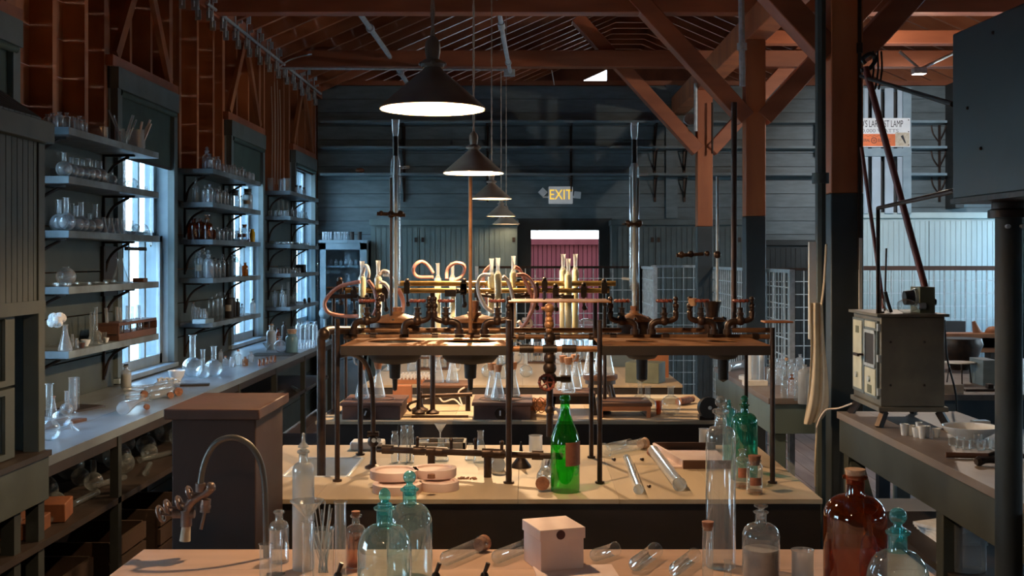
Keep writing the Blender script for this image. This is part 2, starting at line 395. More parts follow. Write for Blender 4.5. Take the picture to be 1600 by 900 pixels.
O('door_frame', MB().box(DX0-.16, YB-.03, 0, DX0, YB+.09, DZ+.13).box(DX1, YB-.03, 0, DX1+.14, YB+.09, DZ+.13).box(DX0, YB-.03, DZ, DX1, YB+.09, DZ+.13), PAINTD, dr)
# long wall shelves with brackets
SH = [3.14, 2.865, 2.575]
for zi, z in enumerate(SH):
    nmz = ('topmost', 'middle', 'lowest')[zi]
    s = T('wall_shelf', 'long %s painted shelf across the back wall left of the posts' % nmz, 'shelf', (0, YB-.12, z), 'long shelves on the back wall')
    O('shelf_board', MB().box(W(500,0,12.35).x, -.13, -.026, W(1288,0,12.35).x, .115, 0), PAINT, s)
    if zi < 2 or True:
        for px in (632, 762, 892, 1023, 1069, 1180):
            bx = W(px,0,YB).x
            O('shelf_bracket', MB().box(bx-.012, .095, -.30, bx+.012, .115, -.026).box(bx-.012, -.1, -.04, bx+.012, .115, -.026)
              .tube([(bx, .1, -.25), (bx, .03, -.17), (bx, -.07, -.05)], .009, 6, 4), IRON, s)
for zi, z in enumerate(SH):
    nmz = ('topmost', 'middle', 'lowest')[zi]
    s = T('wall_shelf', 'short %s back wall shelf right of the slatted crate' % nmz, 'shelf', (0, YB-.12, z), 'short shelves right of the crate')
    O('shelf_board', MB().box(W(1420,0,12.35).x, -.13, -.026, W(1480,0,12.35).x, .115, 0), PAINTB, s)
    bx = W(1467,0,YB).x
    O('shelf_bracket', MB().box(bx-.012, .095, -.30, bx+.012, .115, -.026).tube([(bx-.09, .1, -.03), (bx-.07, .1, -.12), (bx, .1, -.22)], .009, 6, 4)
      .tube([(bx+.07, .1, -.03), (bx+.05, .1, -.1), (bx, .1, -.2)], .009, 6, 4), IRON, s)
O('side_panel', MB().box(W(1477,0,YB).x, YB-.3, 2.2, W(1490,0,YB).x, YB, 3.55), PAINTD, wb)

# space behind the partition: gable with its opening, far doorway, roof goes on
wf = struct('wall_far')
wf['kind'] = 'structure'; wf.name = 'wall_gable'
def rz(x): return 3.45+.434*(min(x, 1.27)-XL) if x < 1.5 else 3.45+.434*(XR-max(x, 1.73))
g = MB()
gx0, gx1 = W(893,0,YG).x, W(948,0,YG).x; gz0 = W(0,134,YG).z; gz1 = W(0,109,YG).z
fx0, fx1 = .01, 1.55
def seg(a, b, za, zb0, zb1): g.prism([(a,za),(b,za),(b,zb1),(a,zb0)], .05, (0,YG,0))
seg(XL, fx0, 0, 3.6, rz(fx0)+.15); seg(fx0, fx1, 2.25, 3.0, 3.0)
seg(fx0, gx0, 3.0, rz(fx0)+.15, rz(gx0)+.15); seg(gx0, gx1, 3.0, gz0, gz0)
g.prism([(gx0,gz0),(gx1,gz1),(gx1,rz(gx1)+.15),(gx0,rz(gx0)+.15)], .05, (0,YG,0))
seg(gx1, 1.5, 3.0, rz(gx1)+.15, 5.2); seg(1.5, fx1, 3.0, 5.2, 5.2); seg(fx1, XR, 0, 5.2, 3.6)
O('gable_board', g, ROOF, wf)
ld = bpy.data.lights.new('sky_portal', 'AREA'); ld.shape = 'RECTANGLE'; ld.size = 1.6; ld.size_y = 2.3; ld.cycles.is_portal = True
lo = bpy.data.objects.new('sky_portal', ld); COL.objects.link(lo); lo.location = (.8, YG+.1, 1.1); lo.rotation_euler = (-PI/2, 0, 0)

# right wall with its windows, wall behind the camera
wr = struct('wall_right')
RW = [(-.6,.5), (1.8,2.9), (4.2,5.3), (6.6,7.7), (9.0,10.1), (11.2,12.2)]
z = 0.0
while z < 3.5:
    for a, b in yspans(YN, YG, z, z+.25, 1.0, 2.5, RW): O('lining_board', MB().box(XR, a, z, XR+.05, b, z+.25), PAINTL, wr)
    z += .25
for i, (a, b) in enumerate(RW):
    wn = struct('window_%d' % (i+7)); fr = MB()
    fr.box(XR-.02, a, 1.0, XR+.03, a+.07, 2.5).box(XR-.02, b-.07, 1.0, XR+.03, b, 2.5).box(XR-.02, a, 2.43, XR+.03, b, 2.5).box(XR-.02, a, 1.0, XR+.03, b, 1.07).box(XR, a, 1.73, XR+.03, b, 1.78)
    for k in (1, 2): fr.box(XR, a+(b-a)*k/3-.012, 1, XR+.03, a+(b-a)*k/3+.012, 2.5)
    if i < 4: O('roller_blind', MB().box(XR-.012, a+.05, 1.2 if i < 3 else 1.8, XR-.008, b-.05, 2.44), BLIND, wn)  # unseen blinds, added to hold back daylight fill from this side
    O('sash', fr, WPAINT, wn); O('pane', MB().box(XR+.012, a, 1.0, XR+.016, b, 2.5), PANE, wn)
    ld = bpy.data.lights.new('sky_portal', 'AREA'); ld.shape = 'RECTANGLE'; ld.size = 1.5; ld.size_y = b-a; ld.cycles.is_portal = True
    lo = bpy.data.objects.new('sky_portal', ld); COL.objects.link(lo); lo.location = (XR+.1, (a+b)/2, 1.75); lo.rotation_euler = (0, PI/2, 0)
wq = struct('wall_front'); O('wall_boarding', MB().box(XL-.17, YN-.05, 0, XR, YN, 5.4), PAINTL, wq)

# roof: rafters, boards, collar flats
ce = struct('ceiling')
SL = math.atan(.434)
L1 = (1.27-XL+.5)/math.cos(SL)
bm = MB().box(-.1, YN-.1, 0, .1, YG+.1, .02).mesh('roof_board', ROOF)
def slope_pt(side, d, off):      # d along the slope from the eave
    x = -.45+d*math.cos(SL); z = .434*(-.45)+d*math.sin(SL)
    X = XL+x if side < 0 else XR-x
    return X - side*-1*0 + (-math.sin(SL)*off if side < 0 else math.sin(SL)*off), 3.45+z+math.cos(SL)*off
n = int(L1/.2)+2
for side in (-1, 1):
    for k in range(n):
        X, Z = slope_pt(side, .1+.203*k, .135)
        O('roof_board', bm, None, ce, (X, 0, Z), rot=(0, -SL if side < 0 else SL, 0))
O('ridge_flat', MB().box(1.1, YN-.1, 5.13, 2.0, YG+.1, 5.16), ROOF, ce)
rl = (1.30-XL+.3)/math.cos(SL)
RAFT = mat('redwood_rafter', (.46,.165,.07), .5, c2=(.30,.10,.045), scale=5, stretch=(.3,1,1), bump=.15, vary=.15)
rm = MB().box(0, -.022, 0, rl, .022, .13).mesh('rafter', RAFT)
rm2 = MB().box(-rl, -.022, 0, 0, .022, .13).mesh('rafter', RAFT)
fm = MB().box(1.22, -.022, 4.985, 1.85, .022, 5.1).mesh('collar_tie', RAFT)
y = YN+.2
while y < YG:
    O('rafter', rm, None, ce, (XL-.3, y, 3.45-.3*.434), rot=(0,-SL,0))
    O('rafter', rm2, None, ce, (XR+.07, y, 3.45-.07*.434), rot=(0,SL,0))
    O('collar_tie', fm, None, ce, (0, y, 0)); y += .41
# tie beams, girder, posts, braces
for y, lab in ((3.1,'over the front bench, out of view'), (5.7,'above the nearest post, out of view'), (8.3,'running across the very top of the view'), (10.62,'second from the front, just below the skylit gable')):
    thing('tie_beam', MB().box(XL-.1, -.07, 0, XR, .07, .15), REDX, 'dark redwood tie beam %s' % lab, 'beam', (0, y, 3.415), 'tie beams under the roof', bevel=.006)
thing('tie_beam', MB().box(0, -.06, 0, 3.5, .06, .11), REDX, 'short redwood beam between the two tie beams at upper right', 'beam', (1.72, 9.4, 3.40), bevel=.006)
thing('girder', MB().box(-.075, YN, 0, .075, YB, .19), REDP, 'orange-lit lengthwise girder resting on the row of posts', 'beam', (1.64, 0, 3.222), bevel=.006)
PY = [(5.7, W(1317,0,5.7).x, .158, W(0,303,5.7).z, 'nearest thick redwood post, painted grey below'),
      (8.3, W(1178,0,8.3).x, .142, W(0,338,8.3).z, 'second redwood post with grey painted foot, left of the nearest post'),
      (10.75, W(1100,0,10.75).x, .142, W(0,354,10.75).z, 'farthest redwood post with grey painted foot')]
for k, (y, X, wd, zp, lab) in enumerate(PY):
    t = T('timber_post', lab, 'post', (X, y, 0), 'redwood posts')
    O('bare_timber', MB().box(-wd/2, -wd/2, zp, wd/2, wd/2, 3.222), REDP, t, bevel=.006)
    O('painted_foot', MB().box(-wd/2-.001, -wd/2-.001, 0, wd/2+.001, wd/2+.001, zp), mat('post_paint', (.042,.052,.055), .5, c2=(.032,.040,.043), bump=.08), t, bevel=.006, label='dark grey painted lower half')
    place = ('nearest', 'second', 'farthest')[k]
    for sx, nmx in ((-1,'left'), (1,'right')):
        a = (X+sx*(wd/2-.01), y-.01*k, 2.66); b = (X+sx*(wd/2+1.12), y-.01*k, 3.90)
        o = thing('timber_brace', MB().beam((0,0,0), Vector(b)-Vector(a), .12, .15, up=(0,1,0)), REDX,
              'diagonal redwood brace rising %s from the %s post' % (nmx, place), 'brace', a, 'post braces', bevel=.006)
# rail with pipes
# ---------------------------------------------------------------- vessels
def arc(cx, cz, r, a0, a1, n): return [(cx+r*math.cos(a0+(a1-a0)*i/n), cz+r*math.sin(a0+(a1-a0)*i/n)) for i in range(n+1)]
def prof(kind, r, h):
    P = None
    if kind == 'bottle':    # reagent bottle: shoulder, short neck, flanged lip
        nr = r*.40; nh = min(h*.20, r*1.15); s = min(h*.18, r*.75); zs = h-nh-s
        P = [(0,.002),(r*.9,0),(r,min(r*.08,h*.02)),(r,zs)] + [(nr*1.1+(r-nr*1.1)*math.cos(a), zs+s*math.sin(a)) for a in [PI/2*i/6 for i in range(1,7)]] + [(nr,zs+s+nh*.08),(nr,h-nh*.30),(nr*1.4,h-nh*.24),(nr*1.45,h-nh*.1),(nr*1.1,h),(nr*.8,h-nh*.04)]
    elif kind == 'jar':
        P = [(0,.002),(r*.9,0),(r,r*.08),(r,h*.80),(r*.92,h*.86),(r*.74,h*.89),(r*.74,h*.95),(r*.85,h*.96),(r*.85,h),(r*.7,h)]
    elif kind == 'flask':
        nr = r*.29; a0 = -PI/2+.35; z0 = r*math.cos(.35)
        P = [(0,0)] + [(r*math.cos(a), z0+r*math.sin(a)) for a in [a0+(PI/2-.28-a0)*i/14 for i in range(15)]] + [(nr,z0+r*1.06),(nr,h*.98),(nr*1.35,h*.985),(nr*1.35,h)]
    elif kind == 'erl':
        P = [(0,.001),(r*.92,0),(r,h*.035),(r*.97,h*.09),(r*.42,h*.66),(r*.37,h*.73),(r*.37,h*.96),(r*.46,h*.98),(r*.46,h)]
    elif kind == 'beaker':
        P = [(0,.001),(r*.94,0),(r,h*.05),(r,h*.95),(r*1.07,h),(r*1.0,h*.985)]
    elif kind == 'tube':
        P = [(0,0)] + arc(0, r, r, -PI/2+.3, 0, 5) + [(r,h*.97),(r*1.15,h),(r*1.02,h*.99)]
    elif kind == 'cyl':      # graduated cylinder with foot
        P = [(0,0),(r*1.5,0),(r*1.5,h*.02),(r*1.05,h*.04),(r,h*.06),(r,h*.97),(r*1.2,h),(r*1.1,h*.985)]
    elif kind == 'vial':
        P = [(0,0),(r,.0005),(r,h*.75),(r*.65,h*.83),(r*.65,h*.94),(r*.8,h*.95),(r*.8,h)]
    elif kind[:4] == 'dome':     # big acid bottle with round shoulders; 'domet' tall shouldered body, 'domen' its neck
        nr = r*.30; q = 1.0 if kind in ('domet','domen') else .70; zs = h-r*(q*1.06+.62)
        if zs < h*.3: q = .5; zs = max(h*.3, h-r*1.15)
        bd = [(0,.004),(r*.93,0),(r,r*.07),(r,zs)] + [(nr*1.1+(r-nr*1.1)*math.cos(a), zs+r*q*math.sin(a)) for a in [PI/2*i/12 for i in range(1,12)]]
        nk = [(nr*1.1+(r-nr*1.1)*math.cos(PI/2*11/12), zs+r*q*math.sin(PI/2*11/12)),(nr*1.08,zs+r*q+.01*r),(nr,zs+r*(q+.1)),(nr,h-r*.15),(nr*1.3,h-r*.12),(nr*1.36,h-r*.05),(nr*1.1,h),(nr*.85,h-.01*r)]
        P = bd if kind == 'domet' else nk if kind == 'domen' else bd+nk[1:]
    elif kind == 'wine':
        P = [(0,.012*h),(r*.7,.0),(r*.95,.002*h),(r,.03*h),(r,h*.50),(r*.96,h*.56),(r*.80,h*.64),(r*.52,h*.74),(r*.36,h*.82),(r*.31,h*.90),(r*.31,h*.945),(r*.38,h*.95),(r*.38,h*.975),(r*.33,h*.985),(r*.33,h)]
    elif kind == 'bowl':
        P = [(0,0),(r*.5,0),(r*.52,h*.1),(r*.85,h*.5),(r,h),(r*.96,h),(r*.8,h*.5),(r*.45,h*.15),(0,h*.12)]
    elif kind == 'cup':
        P = [(0,0),(r*.6,0),(r*.66,h*.04),(r*.93,h*.9),(r,h),(r*.92,h),(r*.82,h*.85),(r*.5,h*.12),(0,h*.1)]
    elif kind == 'funnel':
        P = [(r*.1,0),(r*.12,h*.35),(r*.18,h*.42),(r,h),(r*.95,h),(r*.14,h*.44)]
    elif kind == 'dish':
        P = [(0,.001),(r*.96,0),(r,h*.2),(r,h),(r*.97,h),(r*.97,h*.3),(0,h*.2)]
    elif kind == 'tray':
        P = [(0,0),(r,0),(r,h),(r*.98,h),(r*.98,h*.1),(0,h*.08)]
    return P
MC = {}
def vmesh(kind, r, h, m, n=None):
    r = round(r, 3); h = round(h, 2) if h > .05 else round(h, 3)
    key = (kind, r, h, m.name)
    if key not in MC:
        MC[key] = MB().lathe(prof(kind, max(r,.004), max(h,.01)), n or (14 if r < .03 else 20 if r < .05 else 40)).mesh(kind, m, 55)
    return MC[key]
NAMES = dict(bottle='glass_bottle', jar='glass_jar', flask='round_flask', erl='conical_flask', beaker='beaker', tube='test_tube', cyl='measuring_cylinder', vial='glass_vial',
             dome='acid_bottle', wine='wine_bottle', bowl='bowl', cup='crucible', funnel='funnel', dish='glass_dish', tray='round_tray')
CATS = dict(bottle='bottle', jar='jar', flask='flask', erl='flask', beaker='beaker', tube='test tube', cyl='cylinder', vial='vial', dome='bottle', wine='bottle', bowl='bowl', cup='crucible', funnel='funnel', dish='dish', tray='tray')
NECK = dict(bottle=.40, jar=.74, flask=.29, erl=.37, beaker=1, tube=1, cyl=1, vial=.65, dome=.30, wine=.31)
def vessel(kind, loc, r, h, m, label, group=None, stop=None, fill=None, lab=None, rot=None, name=None, cat=None, neckm=None, labrot=0):
    "one glass thing: body alone, or body with stopper / contents / label as parts"
    name = name or NAMES[kind]; cat = cat or CATS[kind]
    if not (stop or fill or lab):
        o = O(name, vmesh(kind, r, h, m), None, None, loc, rot=rot); return tag(o, label, cat, group)
    t = T(name, label, cat, loc, group)
    if rot: t.rotation_euler = rot
    O('body', vmesh('domet' if neckm else kind, r, h, m), None, t)
    if neckm: O('neck', vmesh('domen', r, h, neckm), None, t, label='deeper tinted neck')
    nr = r*NECK.get(kind, .4)
    if stop in ('cork', 'black', 'pale'):
        mm = {'cork': CORK, 'black': BLACK, 'pale': CORKL}[stop]
        O('cork' if stop != 'black' else 'stopper', MB().lathe([(0,0),(nr*.85,0),(nr*1.12,nr*1.6),(0,nr*1.6)], 14), mm, t, (0,0,h-nr*.75))
    elif stop == 'bigcork':
        O('cork', MB().lathe([(0,0),(nr*1.1,0),(nr*1.25,nr*.6),(nr*1.6,nr*2.6),(0,nr*2.6)], 16), CORKL if h > .2 else CORKO, t, (0,0,h-nr*.7))
    elif stop in ('globe', 'flat', 'spire', 'blade'):
        b = MB(); b.lathe([(0,-nr*1.3),(nr*.7,-nr*1.3),(nr*.9,0),(nr*.5,nr*.25),(nr*.45,nr*.5)], 14)
        if stop == 'globe': b.ball((0,0,nr*1.35), nr*.95, 14, 10)
        elif stop == 'blade': b.ball((0,0,nr*1.0), nr*.75, 12, 8, 1.3, Matrix.Scale(.4,3,(0,1,0)))
        elif stop == 'flat': b.lathe([(nr*.45,nr*.2),(nr*.5,nr*.6),(nr*1.25,nr*1.0),(nr*1.25,nr*1.25),(0,nr*1.3)], 16)
        else: b.lathe([(nr*.45,nr*.3),(nr*1.3,nr*.5),(nr*1.1,nr*.9),(nr*.5,nr*1.6),(nr*.3,nr*3),(nr*.35,nr*3.6),(0,nr*3.9)], 14)
        O('stopper', b, neckm or m, t, (0,0,h))
    if fill:
        fr, fm = fill; z1 = h*fr
        if kind in ('erl',): pr = [(0,.003),(r*.9,.003),(r*(.93-.6*fr),z1),(0,z1)]
        elif kind == 'flask':
            z0 = r*math.cos(.35); a1 = math.asin(max(-.95, min(.95, (z1-z0)/r)))
            pr = [(0,.003)] + [(r*.97*math.cos(a), z0+r*.97*math.sin(a)) for a in [-PI/2+.35+(a1+PI/2-.35)*i/8 for i in range(9)]] + [(0,z0+r*.97*math.sin(a1))]
        else: pr = [(0,.004),(r*.9,.004),(r*.94,.01),(r*.94,z1),(0,z1)]
        O('contents', MB().lathe(pr, 20), fm, t)
    if lab:
        a0, a1 = -PI*.5-.75+labrot, -PI*.5+.75+labrot; b = MB(); n = 8; rr = r*1.01+.0006
        z0, z1 = h*.28, h*.52
        vs = []; 
        for i in range(n+1):
            a = a0+(a1-a0)*i/n
            vs += [(rr*math.cos(a), rr*math.sin(a), z0), (rr*math.cos(a), rr*math.sin(a), z1)]
        b.add(vs, [(2*i,2*i+2,2*i+3,2*i+1) for i in range(n)])
        O('label', b, lab, t)
    return t
ORD = ['first','second','third','fourth','fifth','sixth','seventh','eighth','ninth','tenth','eleventh','twelfth','thirteenth','fourteenth','fifteenth','sixteenth','seventeenth','eighteenth','nineteenth','twentieth']

# ---------------------------------------------------------------- window bench (left)
BZ = .95
def board_top(name, label, x0, x1, y0, y1, z, th, m, nb, along='y', hole=None, parent=None, group=None):
    t = T(name, label, 'bench', ((x0+x1)/2, (y0+y1)/2, 0), group); cx, cy = (x0+x1)/2, (y0+y1)/2
    for k in range(nb):
        if along == 'y':
            a = x0+(x1-x0)*k/nb; b = x0+(x1-x0)*(k+1)/nb; sp_ = [(a, b, y0, y1)]
            if hole and b > hole[0] and a < hole[1]:
                sp_ = [(a, b, y0, hole[2]), (a, b, hole[3], y1)]
                if a < hole[0]: sp_.append((a, hole[0], hole[2], hole[3]))
                if b > hole[1]: sp_.append((hole[1], b, hole[2], hole[3]))
        else:
            a = y0+(y1-y0)*k/nb; b = y0+(y1-y0)*(k+1)/nb; sp_ = [(x0, x1, a, b)]
        for (p, q, r_, s_) in sp_:
            gx = .0004 if along == 'y' else 0; gy = .0004 if along != 'y' else 0
            O('top_board', MB().box(p-cx+gx, r_-cy+gy, z-th, q-cx-gx, s_-cy-gy, z), m, t, bevel=.0007)
    return t
t = board_top('window_bench', 'long grey-topped bench under the left wall windows', XL, -1.70, 1.6, 10.04, BZ, .035, SLATE, 3)
cy = 5.82; cx = -2.0
O('front_rail', MB().box(.27, -4.2, .875, .295, 4.2, .915), DARKW, t)
O('under_shelf', MB().box(-.3, -4, .635, .30, 4, .66), DARKW, t)
O('floor_shelf', MB().box(-.3, -4, .14, .28, 4, .165), DARKW, t)
for k, y in enumerate((3.2, 4.80, 5.8, 6.8, 7.8, 8.8, 9.98)):
    O('upright', MB().box(.265, y-cy-.02, 0, .30, y-cy+.02, .915), PAINTD, t)
    O('upright', MB().box(-.28, y-cy-.02, 0, -.24, y-cy+.02, .915), PAINTD, t)

# ---------------------------------------------------------------- shelf racks between the windows
SZ = [2.250, 2.028, 1.781, 1.525, 1.232]
SNM = ['top', 'second', 'third', 'fourth', 'lowest']
RK = [('near', 5.22, 6.49), ('middle', 7.61, 8.96), ('far', 10.08, 11.45)]
brk = MB()
brk.box(-.007, -.005, -.15, .007, .006, 0)          # local: wall at y=0, shelf runs out along -y
cbk = {}
for rn, y0, y1 in RK:
    for si, z in enumerate(SZ):
        sh = T('wall_shelf', '%s shelf of the %s rack between the left windows' % (SNM[si], rn), 'shelf', (XL, y0, z-.034), 'glassware shelves on the left wall')
        O('shelf_board', MB().box(0, 0, 0, .22, y1-y0, .034), PAINTB if False else mat('shelf_paint_%s%d' % (rn, si), (.19,.25,.29), .5, c2=(.10,.115,.12), scale=7, bump=.08), sh, bevel=.002)
        for yy in (.10, (y1-y0)*.80):
            key = 'b'
            if key not in cbk:
                b = MB(); b.box(0, -.009, -.20, .012, .009, 0).box(0, -.009, -.012, .17, .009, 0)
                b.tube([(.006,0,-.18),(.03,0,-.10),(.07,0,-.05),(.14,0,-.012)], [.009,.011,.011,.008], 6, 4)
                cbk[key] = b.mesh('shelf_bracket', IRON)
            O('shelf_bracket', cbk[key], None, sh, (0, yy, 0))
# glassware on the shelves: (px of the centre, kind, height px, width px, depth in from the edge, material, extras)
cnt = {}
def shelf_items(rack, si, rows):
    z = SZ[si]
    rn = RK[rack][0]
    rows = sorted(rows, key=lambda q: q[0]); tot = {}
    for row in rows:
        dd = (row[6] if len(row) > 6 and row[6] else {}).get('d', row[1]); tot[dd] = tot.get(dd, 0)+1
    for row in rows:
        px, kind, hp, wp = row[:4]; off = row[4] if len(row) > 4 and row[4] is not None else .05
        m = row[5] if len(row) > 5 and row[5] else MILKY; ex = row[6] if len(row) > 6 else {}
        X = -2.08-off; Y = F*(-X)/(CX-px); s = F/Y
        desc = dict(bottle='clear bottle', jar='glass jar', flask='long-necked round flask', erl='conical flask', beaker='glass beaker', tube='upright test tube', vial='small glass vial',
                    cup='white cup', dish='flat glass dish', bowl='white bowl', cyl='measuring cylinder', dome='large bottle', funnel='glass funnel')[kind]
        ex = dict(ex); one = tot[ex.get('d', kind)] == 1; desc = ex.pop('d', desc)
        k = (rack, si, desc); cnt[k] = cnt.get(k, 0)+1
        hh = hp/s; r = wp/s/2
        lab = '%s %s from the left on the %s shelf of the %s rack' % (ORD[cnt[k]-1], desc, SNM[si], rn)
        if one: lab = '%s on the %s shelf of the %s left wall rack' % (desc, SNM[si], rn)
        g = '%s on the %s shelf of the %s rack' % (CATS[kind]+'s', SNM[si], rn)
        Y = max(RK[rack][1]+r, min(RK[rack][2]-r, Y))
        vessel(kind, (max(X, XL+r+.002), Y, z), r, hh, m, lab, g, **ex)
c, D = None, dict
shelf_items(0, 0, [(74+0,'bottle',22,13,.14),(82,'bottle',23,14,.10),(92,'bottle',25,13,.05,MILKY),(100,'bottle',24,12,.13),(104,'bottle',26,12,.06),(112,'vial',20,8,.03),(116,'bottle',26,13,.10),(120,'vial',19,8,.03),
    (124,'bottle',27,13,.05),(131,'bottle',24,12,.05),(150,'beaker',20,36,.08,CLEAR,D(d='wide square-sided glass tank')),(187,'beaker',24,15,.05,CLEAR,D(d='beaker of glass rods')),(193,'beaker',22,12,.04),(214,'beaker',29,25,.04,FROST,D(d='frosted white pot of sticks',name='glass_pot',cat='pot'))])
shelf_items(0, 1, [(100,'flask',36,25,.04),(111,'flask',34,24,.06),(120,'flask',34,24,.06),(129,'flask',34,24,.06),(138,'flask',34,24,.05),(147,'flask',34,24,.05),(156,'flask',34,24,.05),(166,'beaker',20,12,.12),
    (174,'flask',20,18,.06),(192,'flask',40,16,.06,CLEAR),(200,'flask',38,15,.10,CLEAR),(208,'flask',18,17,.05,CLEAR),(84,'beaker',16,14,.14),(222,'dish',7,17,.06,CLEAR)])
shelf_items(0, 2, [(76,'flask',50,28,.06),(90,'flask',46,25,.13),(103,'flask',50,29,.03),(113,'flask',44,22,.13),(119,'flask',41,24,.04),(127,'flask',45,25,.05),(140,'flask',29,20,.04),(149,'flask',44,25,.05),
    (162,'erl',24,14,.04),(168,'erl',24,14,.07),(174,'erl',24,14,.04),(182,'erl',24,14,.04),(188,'erl',24,14,.07),(200,'beaker',22,16,.10,CLEAR),(205,'flask',17,15,.03,CLEAR),(213,'flask',17,17,.03,CLEAR),(223,'flask',16,18,.03,CLEAR),(231,'dish',8,14,.04,CLEAR)])
shelf_items(0, 3, [(103,'flask',29,30,.08,MILKY),(80,'dish',6,30,.05,CLEAR),(130,'dish',5,26,.05,CLEAR),(158,'dish',4,22,.05,CLEAR),(188,'erl',39,27,.04,CLEAR),(172,'dish',5,20,.12,CLEAR)])
shelf_items(0, 4, [(93,'erl',40,22,.03,MILKY),(113,'vial',18,5,.10),(120,'vial',16,6,.04),(134,'bowl',10,15,.05,WHITE),(148,'erl',32,26,.03,CLEAR),(161,'beaker',17,11,.06,CLEAR),(128,'cup',8,9,.02,HOTP,D(d='small clay cup',name='clay_cup',cat='cup')),
    (166,'bowl',7,9,.04,WHITE,D(d='tiny white dish'))])
shelf_items(1, 0, [(321,'bottle',28,14,.05,CLEAR,D(stop='globe')),(328,'bottle',24,9,.03),(335,'bottle',22,8,.03),(341,'bottle',23,8,.03),(348,'vial',14,5,.03),(353,'vial',13,5,.03),(358,'vial',15,5,.04),(363,'vial',15,5,.03),
    (367,'bottle',17,6,.03,MILKY,D(stop='black')),(373,'bottle',14,6,.04),(378,'bottle',16,7,.03,MILKY,D(stop='black')),(382,'bottle',16,6,.06),(388,'jar',12,8,.03,FROST),(394,'jar',13,8,.04,FROST)])
shelf_items(1, 1, [(284,'bottle',34,13,.12,CLEAR,D(stop='spire')),(300,'vial',13,6,.04),(309,'bottle',27,11,.06),(316,'bottle',28,12,.03),(324,'vial',14,6,.03),(329,'vial',15,6,.04),(333,'bottle',20,6,.06),(338,'bottle',22,8,.03,MILKY,D(stop='black')),
    (343,'bottle',25,8,.05,MILKY,D(stop='globe')),(349,'bottle',23,8,.03),(354,'bottle',24,8,.05,MILKY,D(stop='globe')),(367,'jar',22,15,.05,MILKY,D(stop='black',d='squat jar with black lid')),(377,'bottle',18,7,.03,MILKY,D(stop='black')),
    (387,'jar',27,15,.04,FROST,D(stop='black',lab=LBL,d='wide white-labelled jar'))])
shelf_items(1, 2, [(291,'dome',34,20,.14,AMBER,D(d='large brown bottle')),(298,'dome',31,18,.05,AMBER,D(d='large brown bottle')),(313,'dome',33,14,.10,AMBER,D(d='large brown bottle')),(324,'bottle',34,17,.05,AMBERL,D(stop='flat',d='tawny glass-stoppered bottle')),
    (334,'vial',16,7,.04,AMBER),(340,'bottle',20,8,.05),(347,'bottle',18,8,.03),(353,'bottle',22,8,.08),(359,'bottle',20,8,.04),(365,'bottle',19,8,.04),(370,'bottle',16,7,.06),
    (375,'bottle',22,8,.03,MILKY,D(lab=RLBL,d='red-labelled bottle')),(382,'jar',24,9,.03,MILKY,D(stop='cork',lab=RLBL,d='bottle with tall red stopper')),(389,'vial',5,4,.03,WHITE),(394,'vial',20,9,.03,mat('yellow_glass',(.85,.50,.03),.25),D(d='bright yellow bottle'))])
shelf_items(1, 3, [(290,'bottle',38,11,.12,CLEAR,D(stop='globe')),(299,'bottle',39,16,.04,MILKY,D(stop='globe')),(308,'bottle',40,13,.10,MILKY,D(lab=LBL,d='paper-labelled bottle',stop='flat')),(318,'bottle',41,12,.10,CLEAR,D(stop='globe')),(326,'dome',34,17,.04,MILKY,D(d='round-shouldered bottle')),
    (335,'bottle',30,10,.06,MILKY,D(stop='black')),(341,'bottle',28,9,.04,MILKY,D(stop='black')),(348,'bottle',32,9,.05,MILKY,D(stop='globe')),(355,'bottle',25,7,.03,DLBL,D(d='black bottle')),(361,'bottle',30,8,.08,MILKY,D(stop='black')),
    (369,'jar',28,13,.04,MILKY,D(stop='flat')),(376,'vial',20,5,.05),(383,'bottle',20,10,.03,AMBER,D(d='small orange-brown bottle'))])
shelf_items(1, 4, [(287,'vial',22,6,.08),(293,'vial',24,6,.12),(297,'vial',18,6,.05),(302,'bottle',30,7,.14,MILKY,D(stop='cork')),(307,'vial',24,6,.10),(313,'vial',20,6,.08),(319,'vial',22,7,.06),
    (330,'bottle',36,10,.12,CLEAR),(337,'bottle',40,10,.08,CLEAR),(344,'bottle',42,10,.05,CLEAR),(350,'bottle',40,8,.10,CLEAR),(358,'bottle',40,13,.04,DLBL,D(lab=LBL,d='black-topped bottle with pale label')),(365,'bottle',30,8,.05,DLBL,D(d='dark bottle')),(371,'bottle',28,8,.05,DLBL,D(d='dark bottle')),
    (378,'bottle',18,7,.03,MILKY,D(stop='black')),(395,'bottle',22,9,.03,FROST,D(stop='black',d='white bottle with black stopper'))])
shelf_items(2, 0, [(417,'beaker',19,9,.18),(424,'beaker',19,11,.08),(436,'beaker',20,13,.05,CLEAR),(447,'beaker',20,12,.04,CLEAR),(463,'vial',11,6,.03,MILKY,D(stop='black')),(469,'vial',12,6,.03,MILKY,D(stop='black')),(475,'vial',11,6,.03,MILKY,D(stop='black'))])
shelf_items(2, 1, [(418,'jar',9,6,.18),(423,'jar',9,6,.13),(428,'jar',9,6,.08),(433,'jar',9,6,.05),(438,'jar',9,6,.04),(443,'jar',9,6,.04),(449,'jar',9,6,.03),(434,'tube',26,6,.16,CLEAR),(441,'tube',28,6,.15,CLEAR),(448,'tube',25,6,.13,CLEAR),
    (457,'bottle',16,5,.04),(462,'vial',14,5,.04),(468,'vial',10,5,.03),(473,'bottle',16,5,.04),(478,'erl',12,9,.05)])
shelf_items(2, 2, [(423,'dish',4,14,.12),(437,'dish',4,15,.05),(452,'dish',4,12,.04),(464,'dish',4,12,.04),(477,'dish',4,12,.05)])
shelf_items(2, 3, [(413+5*k,'vial',8,4,.03+.012*(11-k),FROST,D(d='tiny pale vial')) for k in range(12)] + [(447,'beaker',10,7,.12,CLEAR),(459,'dish',4,9,.04)])
